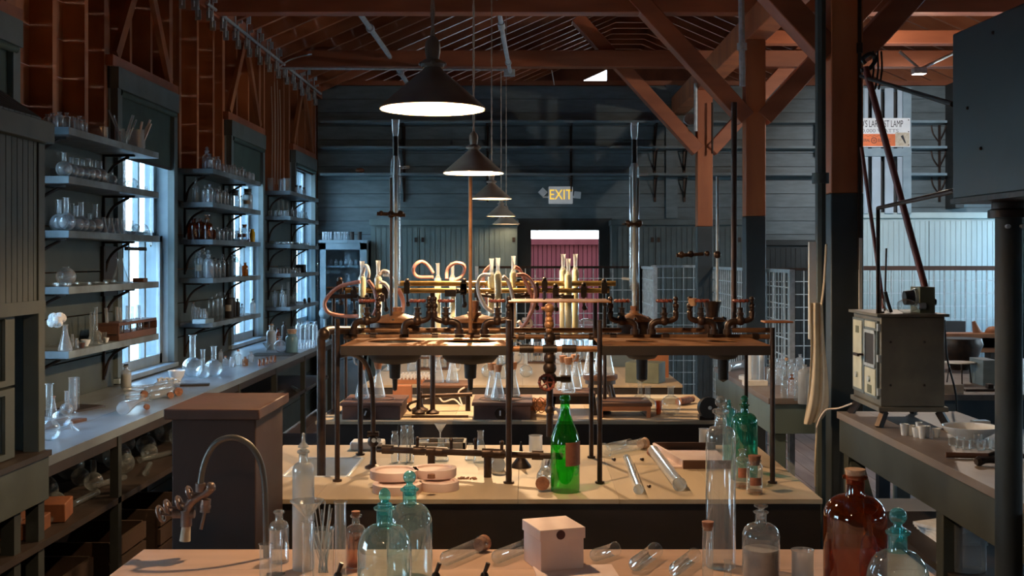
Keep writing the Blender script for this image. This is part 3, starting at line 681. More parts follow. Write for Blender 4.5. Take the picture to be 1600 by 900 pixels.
shelf_items(2, 4, [(418,'bottle',27,8,.14,MILKY),(425,'bottle',28,8,.08,MILKY,D(stop='globe')),(432,'bottle',26,8,.06,MILKY),(440,'tube',34,4,.12),(450,'tube',36,4,.10),(460,'bottle',18,6,.10),(468,'dish',4,14,.05),(476,'vial',8,5,.03,DLBL,D(d='black pot')),(483,'vial',8,5,.03,DLBL,D(d='black pot'))])
def lp(px, X): return F*(-X)/(CX-px)
# loose things on the shelves that are not plain vessels
z1 = SZ[0]
for k, (px, py0, px2, py2, r) in enumerate(((178,180,190,222,1.4),(170,172,187,215,1.2),(196,219,208,180,2.2),(200,219,213,187,1.3),(192,220,203,200,1.2))):
    Y = lp(188, -2.13); a = W(px2, py2, Y) if py0 < py2 else W(px, py0, Y); b = W(px, py0, Y) if py0 < py2 else W(px2, py2, Y)
    thing('glass_rod', MB().rod((0,0,0), b-a, r/F*Y), MILKY, '%s rod from the left leaning in the beaker on the near rack top shelf' % ORD[k], 'rod', a, 'rods leaning in the beaker')
for k, (px, py, px2, py2) in enumerate(((216,206,222,190),(219,206,230,198),(221,208,235,187),(224,208,236,193))):
    Y = lp(214, -2.12); a = W(px, py+14, Y); b = W(px2, py2, Y)
    thing('wooden_stick', MB().rod((0,0,0), b-a, .006), POWD, '%s pale stick from the left in the frosted pot' % ORD[k], 'stick', a, 'sticks in the frosted pot')
# cotton tuft on the conical flask
cot = MB(); r2 = random.Random(3)
for k in range(26):
    a = r2.uniform(0, 2*PI); e = r2.uniform(-.35, 1.2)
    cot.ball((.030*math.cos(a)*math.cos(e), .030*math.sin(a)*math.cos(e), .028*math.sin(e)+(.0)), r2.uniform(.012,.022), 7, 5)
Yc = lp(93, -2.11)
thing('cotton_plug', cot, mat('cotton_wool', (.85,.86,.86), .95, bump=.5, scale=80), 'fluffy white cotton wool bursting from the conical flask neck', 'cotton wool', (-2.12, Yc-.0, SZ[4]+.135))
# wooden test tube rack on the lowest near shelf
Ya, Yb_ = lp(183, -2.10), lp(242, -2.10)
t = T('test_tube_rack', 'dark wooden test tube rack on the lowest shelf before the window', 'rack', (-2.15, (Ya+Yb_)/2, SZ[4])); hl = (Yb_-Ya)/2
O('base_block', MB().box(-.05, -hl, 0, .06, hl, .035), BROWNW, t, bevel=.002)
O('top_plate', MB().box(-.05, -hl, .075, .06, hl, .09), BROWNW, t, bevel=.001)
for s_ in (-1, 1): O('end_panel', MB().box(-.05, s_*hl-.006, .035, .06, s_*hl+.006, .075), BROWNW, t)
for k in range(5): O('peg', MB().rod((.05, -hl+(k+1)*hl/3, .035), (.05, -hl+(k+1)*hl/3, .075), .004, 6), DARKW, t)
for k in range(7):
    vessel('tube', (-2.15+(.03 if k%2 else -.02), Ya+.06+k*(2*hl-.1)/7, SZ[4]+.036), .008, .13, MILKY, '%s thin tube from the left in the dark wooden rack' % ORD[k], 'tubes in the wooden rack', rot=(rnd.uniform(-.12,.12), rnd.uniform(-.12,.12), 0))
vessel('flask', (-2.2, Ya-.02, SZ[4]+.004), .028, .17, MILKY, 'round flask standing just left of the wooden test tube rack')
for k in range(2): 
    thing('glass_tube', MB().rod((0,0,0), (.02, -.045, .15), .005), MILKY, '%s of two glass tubes leaning at the wooden rack' % ('left','right')[k], 'tube', (-2.2, Ya-.10+.04*k, SZ[4]+.002), 'leaning glass tubes')
thing('wooden_block', MB().box(-.03,-.035,0,.03,.035,.022), BROWNW, 'small dark red block at the end of the near fourth shelf', 'block', (-2.12, lp(219,-2.12), SZ[3]), bevel=.003)
O_dark = thing('dark_tin', MB().box(-.04,-.05,0,.04,.05,.075), DLBL, 'black square tin on the fourth shelf of the far rack', 'tin', (-2.14, lp(470,-2.14), SZ[3]), bevel=.003)
t = T('vial_box', 'pale card box of vials on the middle rack lowest shelf', 'box', (-2.13, lp(317,-2.13), SZ[4]))
O('box_body', MB().box(-.04,-.10,0,.045,.10,.028), PAINTB, t, bevel=.002)
t = T('iron_bar_bracket', 'dark iron sash stay in front of the nearest window', 'bracket', (XL+.03, 6.5, 1.70))
O('bar', MB().box(0, -.02, 0, .02, .30, .02), IRON, t)
O('back_plate', MB().box(-.03, -.30, -.25, -.012, 0, .02), DARKW, t)
def on(kind, px, pb, hp, wp, m, label, z=.95, group=None, **k):
    Y = YT(pb, z); s = F/Y; r = wp/s/2; Y += r*.7
    return vessel(kind, ((px-CX)*Y/F, Y, z), r, hp/s, m, label, group, **k)
def lay(kind, px0, py0, px1, py1, wp, m, label, z=.95, group=None, **k):
    "vessel lying on a surface: base at first pixel point, mouth at second"
    Y0, Y1 = YT(py0, z), YT(py1, z); a = Vector(((px0-CX)*Y0/F, Y0, z)); b = Vector(((px1-CX)*Y1/F, Y1, z))
    r = wp*Y0/F/2; d = b-a; q = d.to_track_quat('Z', 'Y').to_euler(); a.z += r+.0015
    return vessel(kind, a, r, d.length, m, label, group, rot=tuple(q), **k)
def boxon(name, px0, px1, pb, hp, dep, m, label, cat, z=.95, rz=0, group=None, bevel=.002):
    Y = YT(pb, z); x0 = (px0-CX)*Y/F; x1 = (px1-CX)*Y/F; h = hp*Y/F
    return thing(name, MB().box(-(x1-x0)/2, 0, 0, (x1-x0)/2, dep, h), m, label, cat, ((x0+x1)/2, Y, z), group, rz=rz, bevel=bevel)

# ---------------------------------------------------------------- things on the window bench
on('flask', 77, 690, 88, 34, CLEAR, 'large long-necked flask half hidden behind the cabinet corner')
on('erl', 83, 652, 30, 16, MILKY, 'small conical flask with cork behind the large half-hidden flask', stop='cork')
on('flask', 104, 650, 37, 20, MILKY, 'brownish round flask beside the tall glass cylinder')
on('tube', 114, 645, 56, 13, MILKY, 'tall glass cylinder standing at the wall end of the window bench')
on('tube', 122, 640, 52, 5, CLEAR, 'thin upright glass tube next to the tall glass cylinder')
lay('flask', 88, 672, 118, 664, 30, CLEAR, 'round flask with a side tap lying on the near window bench')
t = T('glass_stopcock', 'glass stopcock tube pointing away from the lying round flask', 'stopcock', W(112,664,YT(672,.95)))
O('stem', MB().rod((0,0,-.0), (.06,-.03,-.035), .004), MILKY, t); O('key', MB().rod((-.004,0,.012), (.02,-.01,-.035), .007), MILKY, t)
thing('wooden_board', MB().box(-.05,-.16,0,.05,.16,.012), BROWNW, 'flat reddish board lying on the window bench', 'board', (-2.0, 4.85, BZ), rz=-.25)
thing('wooden_board', MB().box(-.07,-.18,0,.07,.18,.010), DARKW, 'dark thin board lying behind the flat reddish board', 'board', (-2.12, 5.3, BZ), rz=-.3)
thing('paper_tag', MB().box(-.03,-.02,0,.03,.02,.004), LBL, 'small yellowed tag lying by the dark thin board', 'tag', (-2.13, 4.98, BZ), rz=.3)
lay('erl', 192, 650, 222, 635, 22, MILKY, 'conical flask with cork lying near the bench edge', stop='cork')
on('bottle', 197, 606, 34, 16, FROST, 'white powder bottle with dark stopper at the window corner', stop='black', fill=(.6, POWD))
for k, (a, b, c_, d_) in enumerate(((192,612,225,609),(194,618,232,614),(196,625,236,620),(200,631,232,628),(205,608,242,606))):
    lay('tube', a, b, c_, d_, 6, MILKY, '%s lying thin tube from the wall in the heap on the window bench' % ORD[k], group='heap of lying tubes')
for k, (a, b, c_, d_, st) in enumerate(((228,618,262,611,None),(234,626,268,618,None),(240,611,276,606,None))):
    lay('tube', a, b, c_, d_, 13, MILKY, '%s thick lying glass cylinder of the heap beside the big corks' % ORD[k], group='thick lying cylinders')
def corkon(px, pb, dp, m, label, lying=True, z=.95, hp=None):
    Y = YT(pb, z); r = dp*Y/F/2; h = (hp or dp)*Y/F
    rot = (PI/2, .0, .5) if lying else (0,0,0)
    return thing('cork', MB().lathe([(0,-h/2),(r*.9,-h/2),(r,h/2),(0,h/2)] if lying else [(0,0),(r,0),(r*.9,h),(0,h)], 18), m, label, 'cork', ((px-CX)*Y/F, Y, z+(r if lying else 0)), rot=rot)
corkon(278, 618, 13, CORK, 'largest cork of the heap on the window bench')
corkon(225, 621, 11, CORK, 'dark brown cork in the heap on the window bench, left of the largest')
corkon(266, 622, 10, CORK, 'brown cork just left of the largest cork in the heap')
corkon(229, 640, 9, CORK, 'small loose orange cork near the window bench edge')
t = T('cup_rack', 'white rack of small white cups below the nearest window', 'rack', W(262,602,YT(602,.95))); 
O('base', MB().box(-.055,-.05,0,.055,.05,.012), WHITE, t, rz=.0, bevel=.002)
for k in range(8):
    vessel('cup', Vector(t.location)+Vector((-.042+.028*(k%4), -.025+.05*(k//4), .013)), .011, .028, WHITE, '%s white cup %s row of the white cup rack' % (ORD[k%4], ('front','back')[k//4]), 'cups in the white rack')
on('bowl', 276, 596, 16, 27, WHITE, 'white bowl on the bench under the nearest window')
thing('black_tray', MB().box(-.12,-.03,0,.12,.03,.012), DLBL, 'thin black tray beside the white cup rack', 'tray', W(292,603,YT(603,.95)), rz=.2)
on('flask', 301, 590, 66, 32, CLEAR, 'largest of the three round flasks on the bench past the nearest window')
on('flask', 317, 592, 46, 22, CLEAR, 'smallest and front flask of the three round flasks', )
on('flask', 334, 589, 47, 28, CLEAR, 'rightmost of the three round flasks on the window bench')
for k, (px, pb, h, w_, m, st) in enumerate(((345,566,20,7,MILKY,'black'),(352,572,14,9,MILKY,'cork'),(362,574,18,9,MILKY,None),(372,570,22,10,MILKY,'cork'),(383,572,14,9,AMBERL,None),(392,566,16,9,MILKY,None))):
    on('bottle', px, pb, h, w_, m, '%s small bottle from the left in the dim cluster under the middle rack' % ORD[k], group='small bottles under the middle rack', stop=st)
for k, (px, pb) in enumerate(((405,572),(411,571),(417,569),(423,567),(429,566))):
    on('vial', px, pb, 11, 5, AMBERL, '%s brown vial from the left along the window bench edge' % ORD[k], group='brown vials at the bench edge')
on('bottle', 424, 547, 38, 15, mat('white_glass', (.55,.68,.78), .25), 'opaque pale bottle with cork under the far rack', stop='pale')
on('flask', 438, 551, 24, 20, MILKY, 'small round flask beside the opaque pale bottle')
on('jar', 456, 551, 30, 19, mat('blue_jar', (.22,.42,.50), .25), 'blue-green jar with lid on the far window bench', stop='pale')
thing('black_tray', MB().box(-.16,-.14,0,.16,.14,.012), DLBL, 'large black tray on the far window bench', 'tray', W(428,556,YT(554,.95)), bevel=.002)
on('funnel', 417, 551, 14, 14, CLEAR, 'glass funnel standing in front of the large black tray', z=.963)
for k, (px, pb, h, m) in enumerate(((434,541,28,AMBER),(444,540,36,DLBL),(466,541,38,MILKY),(473,540,36,CLEAR),(480,540,38,MILKY),(486,539,34,CLEAR),(492,538,36,MILKY))):
    on('bottle', px, pb, h, 8, m, '%s from the left of the tall bottles clustered at the far window bench end' % ORD[k], group='bottles at the far bench end', stop='black')
for k in range(6): on('vial', 468+4.4*k, 546-.4*k, 11, 4.5, MILKY, '%s short vial before the tall far bench bottles' % ORD[k], group='short vials at the far bench end')
CRATEM = mat('dull_crate_wood', (.060,.032,.020), .7, c2=(.035,.020,.013), scale=6, stretch=(1,.3,1), bump=.2, vary=.2)
# under the bench
r3 = random.Random(11)
for k in range(20):
    Y = 4.15+k*.13+r3.uniform(-.03,.03); X = -1.86-.2*((k*7)%3)/2; r = r3.uniform(.038,.065)
    if r3.random() < .55:
        vessel('flask', (X, Y, .661), r, r*3.2, CLEAR, '%s flask from the near end on the under-bench shelf, standing upright' % ORD[k], 'flasks under the window bench')
    else:
        vessel('flask', (X, Y, .661+r), r, r*2.9, CLEAR, '%s flask from the near end on the under-bench shelf, lying down' % ORD[k], 'flasks under the window bench', rot=(PI/2*.97, 0, r3.uniform(-.6, .9)))
for k in range(14):
    Y = 4.5+k*.33; 
    vessel('tube', (-1.80, Y, .661+.014), .013, .24, CLEAR, '%s thin glass tube from the near end lying on the under-bench shelf' % ORD[k], 'tubes under the window bench', rot=(PI/2, 0, r3.uniform(-.5, .5)))
for k, (x_, y_, z_, dx, dy, dz, rz_) in enumerate(((-1.82,4.15,.66,.13,.22,.055,.1),(-1.86,4.12,.716,.11,.15,.05,.0),(-1.80,4.40,.66,.09,.16,.07,.2),(-1.98,4.2,.66,.1,.2,.09,0))):
    thing('orange_brick', MB().box(-dx/2,-dy/2,0,dx/2,dy/2,dz), BRICKM, ('orange block nearest the shelf edge under the bench','orange block stacked on top of another','small orange block behind the stack','orange block at the back of the under-bench shelf')[k], 'brick', (x_,y_,z_), 'orange blocks under the bench', rz=rz_, bevel=.004)
for k, (x_, y_) in enumerate(((-1.95,4.5),(-1.95,5.15),(-1.95,5.8))):
    t = T('wooden_crate', '%s rough wooden crate from the near end on the floor shelf under the bench' % ORD[k], 'crate', (x_, y_, .165), 'crates under the window bench')
    for q in range(3):
        O('side_slat', MB().box(.155,-.22,.01+.09*q,.17,.22,.085+.09*q), CRATEM, t); O('side_slat', MB().box(-.17,-.22,.01+.09*q,-.155,.22,.085+.09*q), CRATEM, t)
    for s_ in (-1,1): O('end_panel', MB().box(-.155,s_*.21-.008,0,.155,s_*.21+.008,.27), CRATEM, t)
    O('bottom', MB().box(-.155,-.2,0,.155,.2,.01), BROWNW, t)
thing('grey_crock', MB().lathe([(0,0),(.12,0),(.13,.02),(.13,.24),(.14,.26),(.12,.26),(.115,.03),(0,.02)], 28), GREYM, 'large grey crock standing on the floor before the crates', 'crock', (-1.52, 3.75, 0))
thing('dark_basin', MB().lathe([(0,0),(.15,0),(.17,.12),(.18,.13),(.16,.13),(.14,.02),(0,.015)], 28), PAINTD, 'dark basin on the floor between crock and pedestal', 'basin', (-1.28, 4.1, 0))

# ---------------------------------------------------------------- glazed beadboard cabinet at the left edge
t = T('glazed_cabinet', 'tall green beadboard cabinet with sloping hood and windows at the left edge', 'cabinet', (-1.72, 4.09, 0))
bb = MB(); y = 0
while y > -1.9: bb.box(-.012, y-.0385, 1.50, 0, y-.001, 2.09); bb.box(-.014, y-.042, 1.50, -.004, y-.037, 2.09); y -= .0425
O('beadboard', bb, PAINTL, t, kind='stuff')
O('crown_board', MB().box(-.03,-1.9,2.06,.035,.015,2.135), PAINTL, t, bevel=.004)
O('lower_rail', MB().box(-.02,-1.9,1.46,.008,0,1.505), PAINTL, t)
O('corner_post', MB().box(-.05,-.055,.80,.006,.0,2.06), PAINTL, t, bevel=.003)
hb = MB(); y = -.02
while y > -1.9: hb.add([(.0,y-.0385,2.135),(.0,y,2.135),(-.56,y,2.52),(-.56,y-.0385,2.52),(.0,y-.0385,2.15),(.0,y,2.15),(-.56,y,2.535),(-.56,y-.0385,2.535)], [(0,1,2,3),(4,7,6,5),(0,3,7,4),(1,5,6,2),(0,4,5,1)]); y -= .0425
O('hood_board', hb, PAINTL, t, kind='stuff')
O('end_panel', MB().box(-.55,-.02,.95,-.05,-.002,2.10), PAINTL, t)
O('hood_end', MB().prism([(0,2.1),(0,2.14),(-.56,2.53),(-.56,2.1)], .015, (0,-.02,0)), PAINTL, t)
for k, (z0, z1) in enumerate(((.98,1.215),(1.225,1.47))):
    s = O('sash', MB().box(-.045,-.255,z0,-.02,-.185,z1).box(-.045,-1.2,z0,-.02,-.255,z0+.02).box(-.045,-1.2,z1-.02,-.02,-.255,z1), PAINTL, t)
    O('pane', MB().box(-.035,-1.2,z0+.02,-.031,-.255,z1-.02), PANE, s)
O('skirt', MB().box(-.02,-1.9,.80,.02,0,.96), PAINTL, t, bevel=.003)
O('sill', MB().box(-.10,-1.9,.955,.03,0,.975), DARKW, t)
for y in (-.03, -.22, -1.2): O('leg', MB().box(-.04,y-.025,0,.005,y+.025,.80), PAINTD, t)

# ---------------------------------------------------------------- the four lab tables down the middle
def lab_table(yf, yb, label, m=TOP, hole=None, x0=-.92, x1=.86, along='y', nb=6, braces=True):
    t = board_top('lab_table', label, x0, x1, yf, yb, BZ, .014, m, nb, along, hole, group='long lab tables')
    w2, d2 = (x1-x0)/2, (yb-yf)/2
    O('front_apron', MB().box(-w2+.006,-d2+.005,.80,w2-.006,-d2+.03,.935), DARKW, t)
    O('back_apron', MB().box(-w2+.02,d2-.045,.80,w2-.02,d2-.02,.935), DARKW, t)
    for s_ in (-1,1):
        O('side_apron', MB().box(s_*(w2-.018)-.012,-d2+.03,.80,s_*(w2-.018)+.012,d2-.045,.935), DARKW, t)
        for q in (-1,1):
            O('leg', MB().box(s_*(w2-.075)-.04,q*(d2-.085)-.04,0,s_*(w2-.075)+.04,q*(d2-.085)+.04,.80), PAINT if s_ > 0 else DARKW, t, bevel=.004)
        O('stretcher', MB().box(s_*(w2-.075)-.02,-d2+.1,.22,s_*(w2-.075)+.02,d2-.1,.30), PAINT, t)
    O('end_brace', MB().beam((w2-.11, 0, .80), (w2-.5, 0, .30), .05, .07, up=(0,1,0)), PAINT, t)
    O('under_shelf', MB().box(-w2+.1,-d2+.08,.30,w2-.1,d2-.08,.325), DARKW, t)
    O('drawer_bank', MB().box(-w2+.25,-d2+.10,.55,w2-.55,d2-.10,.80), DARKW, t)
    return t
lab_table(1.70, 2.78, 'front lab table with pinkish top crowded with bottles', TOPX, x0=-.927, x1=.90, along='x', nb=6)
HX = ((435-CX)/F*3.72, (558-CX)/F*3.9)
hole = (-.795, -.575, 3.70, 4.06)
lab_table(3.36, 4.34, 'second lab table with sink and pipe frame', hole=hole)
lab_table(4.98, 5.96, 'third lab table carrying the brown hot plate boxes')
lab_table(6.40, 7.66, 'fourth lab table with cup tray and green box')
lab_table(7.72, 8.80, 'fifth lab table crowded with tube racks')
t = T('sink', 'white porcelain sink set into the second lab table', 'sink', (-.685, 3.88, 0)); a_, b_ = .11, .18
sk = MB(); sk.box(-a_,-b_,.80,a_,b_,.812); 
for (x0,y0,x1,y1) in ((-a_,-b_,-a_+.012,b_),(a_-.012,-b_,a_,b_),(-a_,-b_,a_,-b_+.012),(-a_,b_-.012,a_,b_)): sk.box(x0,y0,.80,x1,y1,.953)
O('basin', sk, WHITE, t, bevel=.004); O('drain', MB().lathe([(0,.813),(.02,.813),(.02,.816),(0,.816)], 14), STEEL, t)

# ---------------------------------------------------------------- pedestal and swan-neck tap
t = T('pedestal_box', 'dark brown boxed pedestal with overhanging top left of the lab tables', 'pedestal', (-.82, 3.18, 0))
O('body', MB().box(-.112,-.165,0,.108,.165,1.232), PEDE, t, bevel=.003); O('top', MB().box(-.128,-.185,1.232,.122,.185,1.26), PEDT, t, bevel=.003)
Yg = 2.70
t = T('swan_neck_tap', 'swan-neck laboratory tap arching over the front table left corner', 'tap', W(415, 0, Yg)*1); t.location = (W(415,0,Yg).x, Yg, BZ)
def rel(pts, Y, base): return [W(a, b, Y)-Vector(base) for a, b in pts]
bs = tuple(t.location)
O('neck', MB().tube(rel([(416,871),(415,800),(413,755),(407,722),(393,698),(375,686),(357,684),(338,692),(325,710),(317,732),(313,758)], Yg, bs), .0072, 12, 5), mat('tap_grey', (.14,.13,.115), .4, .5), t)
TAPM = mat('tap_brass', (.26,.17,.14), .4, .5, c2=(.16,.12,.10), scale=30, bump=.1)
b = MB(); b.tube(rel([(331,761),(322,770),(305,779),(296,788),(292,800)], Yg, bs), .0105, 12, 3); b.rod(*rel([(313,755),(313,768)], Yg, bs), .012, 12)
b.rod(*rel([(291,797),(291,822)], Yg, bs), .0135, 12); b.rod(*rel([(270,803),(304,803)], Yg, bs), .010, 12); b.rod(*rel([(322,780),(320,800)], Yg, bs), .012, 12); b.ball(rel([(321,792)], Yg, bs)[0], .013)
b.ball(rel([(329,761)], Yg, bs)[0], .012)
O('valve_body', b, TAPM, t)
O('nozzle', MB().rod(*rel([(291,822),(289,845)], Yg, bs), .0105, 12, .013), LBL, t)
O('key', MB().rod(*rel([(320,800),(314,827)], Yg, bs), .004, 8), TAPM, t)
for (a, b_, R) in ((251,803,.018),(262,792,.015),(280,786,.015),(296,770,.014)):
    w_ = MB().ring((0,0,0), R, .004, 18, 6, Matrix.Rotation(PI/2-.35,3,'Y')); w_.rod((0,0,0), (.03,0,-.004), .003, 6)
    for q in range(5):
        w_.rod((0,0,0), Matrix.Rotation(PI/2-.35,3,'Y') @ Vector((R*math.cos(q*1.2566), R*math.sin(q*1.2566), 0)), .002, 5)
    O('handwheel', w_, TAPM, t, tuple(rel([(a,b_)], Yg, bs)[0]))

# ---------------------------------------------------------------- front table
def fg(kind, px, wpx, ytop, Y, m, label, z=.95, **k):
    r = wpx*Y/F/2; h = HZ-(ytop-CY)*Y/F-z
    return vessel(kind, ((px-CX)*Y/F, Y, z), r, h, m, label, **k)
fg('bottle', 436, 31, 797, 2.66, CLEARF, 'empty stoppered-neck clear bottle at the left of the front table')
fg('cyl', 415, 19, 850, 2.47, CLEARF, 'short glass measure nearest the left edge of the front table')
fg('cyl', 431, 20, 826, 2.56, CLEARF, 'glass measure with spout just behind the short one')
fg('bottle', 474, 34, 702, 2.60, FROST, 'tall frosted cylinder bottle with spire stopper', stop='spire')
fg('cyl', 481, 17, 818, 2.46, CLEARF, 'graduated cylinder holding the glass funnel')
vessel('funnel', (W(480,0,2.46).x, 2.46, W(0,826,2.46).z), .037, .062, CLEARF, 'glass funnel seated in the graduated cylinder')
fg('beaker', 505, 34, 826, 2.48, CLEAR, 'beaker filled with a fan of glass rods')
rr = random.Random(5); Yr = 2.48
for k in range(16):
    a = W(497+rr.uniform(0,16), 895, Yr+rr.uniform(-.01,.01)); tip = W(rr.uniform(484,524), rr.uniform(783,835), Yr+rr.uniform(-.03,.03))
    thing('glass_rod', MB().rod((0,0,0), tip-a, .0016, 6), CLEARF if k%3 else FROST, '%s thin glass rod in the fan in the front table beaker' % ORD[k], 'rod', a, 'glass rods in the front beaker')
fg('cyl', 532, 18, 784, 2.52, CLEARF, 'tall plain glass cylinder right of the beaker of rods')
fg('bottle', 556, 31, 804, 2.62, CLEARF, 'small corked bottle with amber liquid on the front table', stop='cork', fill=(.62, AMBERL))
fg('dome', 640, 72, 760, 2.52, AQUA, 'taller aqua acid bottle with round glass stopper, behind', stop='globe', neckm=AQUAD)
fg('dome', 601, 84, 787, 2.38, AQUA, 'nearer aqua acid bottle with upright glass stopper', stop='blade', neckm=AQUAD)
for nm_, px, top, Y, r_ in (('behind', 640, 770, 2.52, .0178), ('nearer', 601, 787, 2.38, .0190)):
    pass
# cardboard box with lid and round spot
Yb0 = YT(896, .95); c0 = Vector(((845-CX)*Yb0/F, Yb0, .95)); ang = math.radians(19)
t = T('cardboard_box', 'small pale pink cardboard box with lid and dark round spot', 'box', c0, rz=ang)
wbx, dbx = .103, .118
O('box_body', MB().box(0,0,0,wbx,dbx,.075), PAPER, t, bevel=.0015)
O('lid', MB().box(-.003,-.003,.071,wbx+.003,dbx+.003,.096), PAPER, t, bevel=.0015)
O('round_spot', MB().lathe([(0,0),(.0105,0),(.0105,.001),(0,.001)], 20), mat('spot', (.09,.03,.03), .7), t, (wbx*.45, -.0032, .083), rot=(PI/2,0,0), label='dark red round spot on the lid edge')
thing('card_sheet', MB().box(-.09,-.04,0,.09,.06,.004), PAPER, 'flat cardboard sheet under and right of the box', 'sheet', W(900,897,YT(897,.95)), rz=.1)
for k, (a, b_, c_, d_, w_) in enumerate(((692,888,752,862,24),(772,884,822,864,22),(925,880,962,868,20),(990,897,1024,872,24),(1052,904,1086,878,22))):
    lay('tube', a, b_, c_, d_, w_, CLEAR, ('lying glass tube left of the cardboard box','lying glass tube just behind the box left side','lying tube peeping out right of the box','lying tube in the middle right of the box','lying tube nearest the corked tall tube')[k], group='tubes lying on the front table', stop=('cork' if k in (0,) else None))
for k, (px, py) in enumerate(((528,888),(681,889),(757,886))):
    Y = 2.42; t = T('gas_cock', '%s small dark gas cock from the left along the front table' % ORD[k], 'valve', (W(px,0,Y).x, Y, .95), 'gas cocks on the front table')
    O('body', MB().rod((0,0,0),(0,0,.03),.006).ball((0,0,.035),.009).rod((-.02,0,.015),(.02,0,.015),.006), IRON, t)
    O('lever', MB().rod((0,0,.04),(.008,0,.062),.004,8,.005), IRON, t)
thing('iron_pipe', MB().rod((-.19,0,0),(.44,0,0),.009), PIPE, 'dark pipe lying along the front table under the gas cocks', 'pipe', (W(600,0,2.42).x, 2.415, .960))
fg('tube', 1106, 17, 822, 2.50, CLEAR, 'upright tube with tall cork beside the tall cylinder', stop='cork')
fg('bottle', 1126, 47, 640, 2.62, CLEARF, 'very tall clear cylinder bottle with pinkish stopper', stop='globe')
fg('cyl', 1137, 12, 872, 2.45, CLEAR, 'small glass tube before the very tall cylinder bottle', )
fg('dome', 1189, 58, 800, 2.52, CLEARF, 'clear bottle with flat glass stopper and grey powder', stop='flat', fill=(.46, mat('grey_powder', (.42,.36,.33), .9, c2=(.30,.26,.25), scale=30)))
fg('beaker', 1254, 34, 856, 2.50, FROST, 'frosted beaker right of the clear powder bottle')
fg('dome', 1336, 96, 745, 2.46, AMBER, 'large dark amber bottle with cork on the front table right', stop='pale', fill=(.42, AMBERL))
fg('dome', 1403, 96, 826, 2.34, AQUA, 'aqua acid bottle with ball stopper at the lower right corner', stop='globe', neckm=AQUAD)
fg('tube', 1378, 12, 850, 2.55, CLEAR, 'thin glass tube between the amber and aqua bottles')
t = T('lamp_glass_jar', '', ''); bpy.data.objects.remove(t)

# ---------------------------------------------------------------- second table
for k, (px, pb, wp, hp, ob) in enumerate(((617,775,78,15,'lower left'),(684,770,63,14,'lower right'))):
    Y = YT(pb,.95); r = wp*Y/F/2
    thing('wooden_ring_tray', MB().lathe([(0,.0),(r*.98,0),(r,.003),(r,.026),(r*.80,.026),(r*.78,.020),(0,.019)], 40), PAPER, '%s round pink dish of the stacks on the second table' % ob, 'dish', ((px-CX)*Y/F, Y+r*.9, .95), 'round pink dishes')
for k, (px, pb, wp, ob) in enumerate(((612,757,78,'upper left'),(676,753,70,'upper right'))):
    Y = YT(pb+13,.95)+.02; r = wp*Y/F/2
    thing('wooden_ring_tray', MB().lathe([(0,.0),(r*.98,0),(r,.003),(r,.026),(r*.80,.026),(r*.78,.020),(0,.019)], 40), PAPER, '%s round pink dish of the stacks on the second table' % ob, 'dish', ((px-CX)*Y/F, Y+r*.9+.01, .9765), 'round pink dishes')
corkon(703, 745, 15, CORK, 'large cork lying behind the pink dishes', hp=12)
corkon(674, 747, 13, CORK, 'small cork standing on the upper right pink dish', lying=False, z=1.003, hp=6)
sv = MB()
for k in range(14): sv.cb((rnd.uniform(-.03,.03), rnd.uniform(-.012,.012), .003), (.016,.004,.003), (0,0,rnd.uniform(0,3)))
thing('cork_shavings', sv, CORK, 'scatter of cork shavings on the second table', 'shavings', W(728,748,YT(748,.95)), kind='stuff')
for k, (px, pt) in enumerate(((617,672),(631,664),(641,664))):
    t = on('jar', px, 724, 724-pt, 12, CLEAR, '%s tall glass tube from the left with dark rod on the second table' % ORD[k], group='tall tubes on the second table')
for k, (px) in enumerate((623,641)):
    Y = YT(720,.95); thing('iron_rod', MB().rod((0,0,0),(0,0,.125),.0028,6), IRON, '%s dark thin rod standing between the tall tubes' % ('left','right')[k], 'rod', ((px-CX)*Y/F, Y, .951), 'rods between the tubes')
t = on('erl', 689, 722, 38, 25, CLEAR, 'conical flask holding a white funnel on the second table')
Y = YT(722,.95)+.02; vessel('funnel', ((688-CX)*Y/F, Y, HZ-(684-CY)*Y/F), .022, .050, FROST, 'white funnel in the conical flask on the second table')
on('erl', 751, 724, 52, 25, CLEAR, 'tall wide-necked conical flask on the second table')
on('erl', 735, 720, 28, 18, CLEAR, 'little conical flask left of the tall wide-necked one')
on('beaker', 837, 712, 29, 21, FROST, 'frosted beaker on the second table behind the green bottle')
Y = YT(730,.95); t = T('black_funnel', 'upturned black funnel between pipe frame and green bottle', 'funnel', ((814-CX)*Y/F, Y, .95))
O('cone', MB().lathe([(.035,0),(.034,.006),(.008,.04),(.003,.085),(0,.086)], 28), IRON, t)
lay('jar', 779, 738, 772, 722, 22, FROST, 'small jar with cork lid lying behind the pipe', stop='cork')
lay('jar', 858, 735, 848, 768, 24, CLEAR, 'clear jar with orange cork lying left of the green bottle', stop='cork')
on('wine', 883, 771, 154, 46, GREEN, 'tall green glass wine-type bottle with red label', lab=RLBL, labrot=.75)
for k, (a, b_, c_, d_, w_, m) in enumerate(((979,722,998,773,13,MILKY),(1020,712,1062,768,17,FROST))):
    lay('tube', a, b_, c_, d_, w_, m, ('narrow glass tube lying right of the pipe frame leg','wide frosted tube lying in front of the white tray')[k], group='tubes lying on the second table')
corkon(1016, 712, 11, CORK, 'dark cork plugging the far end of the wide frosted tube', hp=6)
lay('cyl', 945, 714, 1004, 702, 17, CLEAR, 'shiny bottle lying at the back of the second table', stop='pale')
lay('tube', 950, 707, 985, 700, 14, CLEAR, 'shiny tube lying behind the shiny bottle')
for k, (px, pb) in enumerate(((959,720),(1003,720),(1014,762),(1070,760))):
    corkon(px, pb, 5, IRON, '%s tiny dark plug scattered among the lying tubes' % ORD[k])
Y = YT(732,.95); x0 = (1068-CX)*Y/F; 
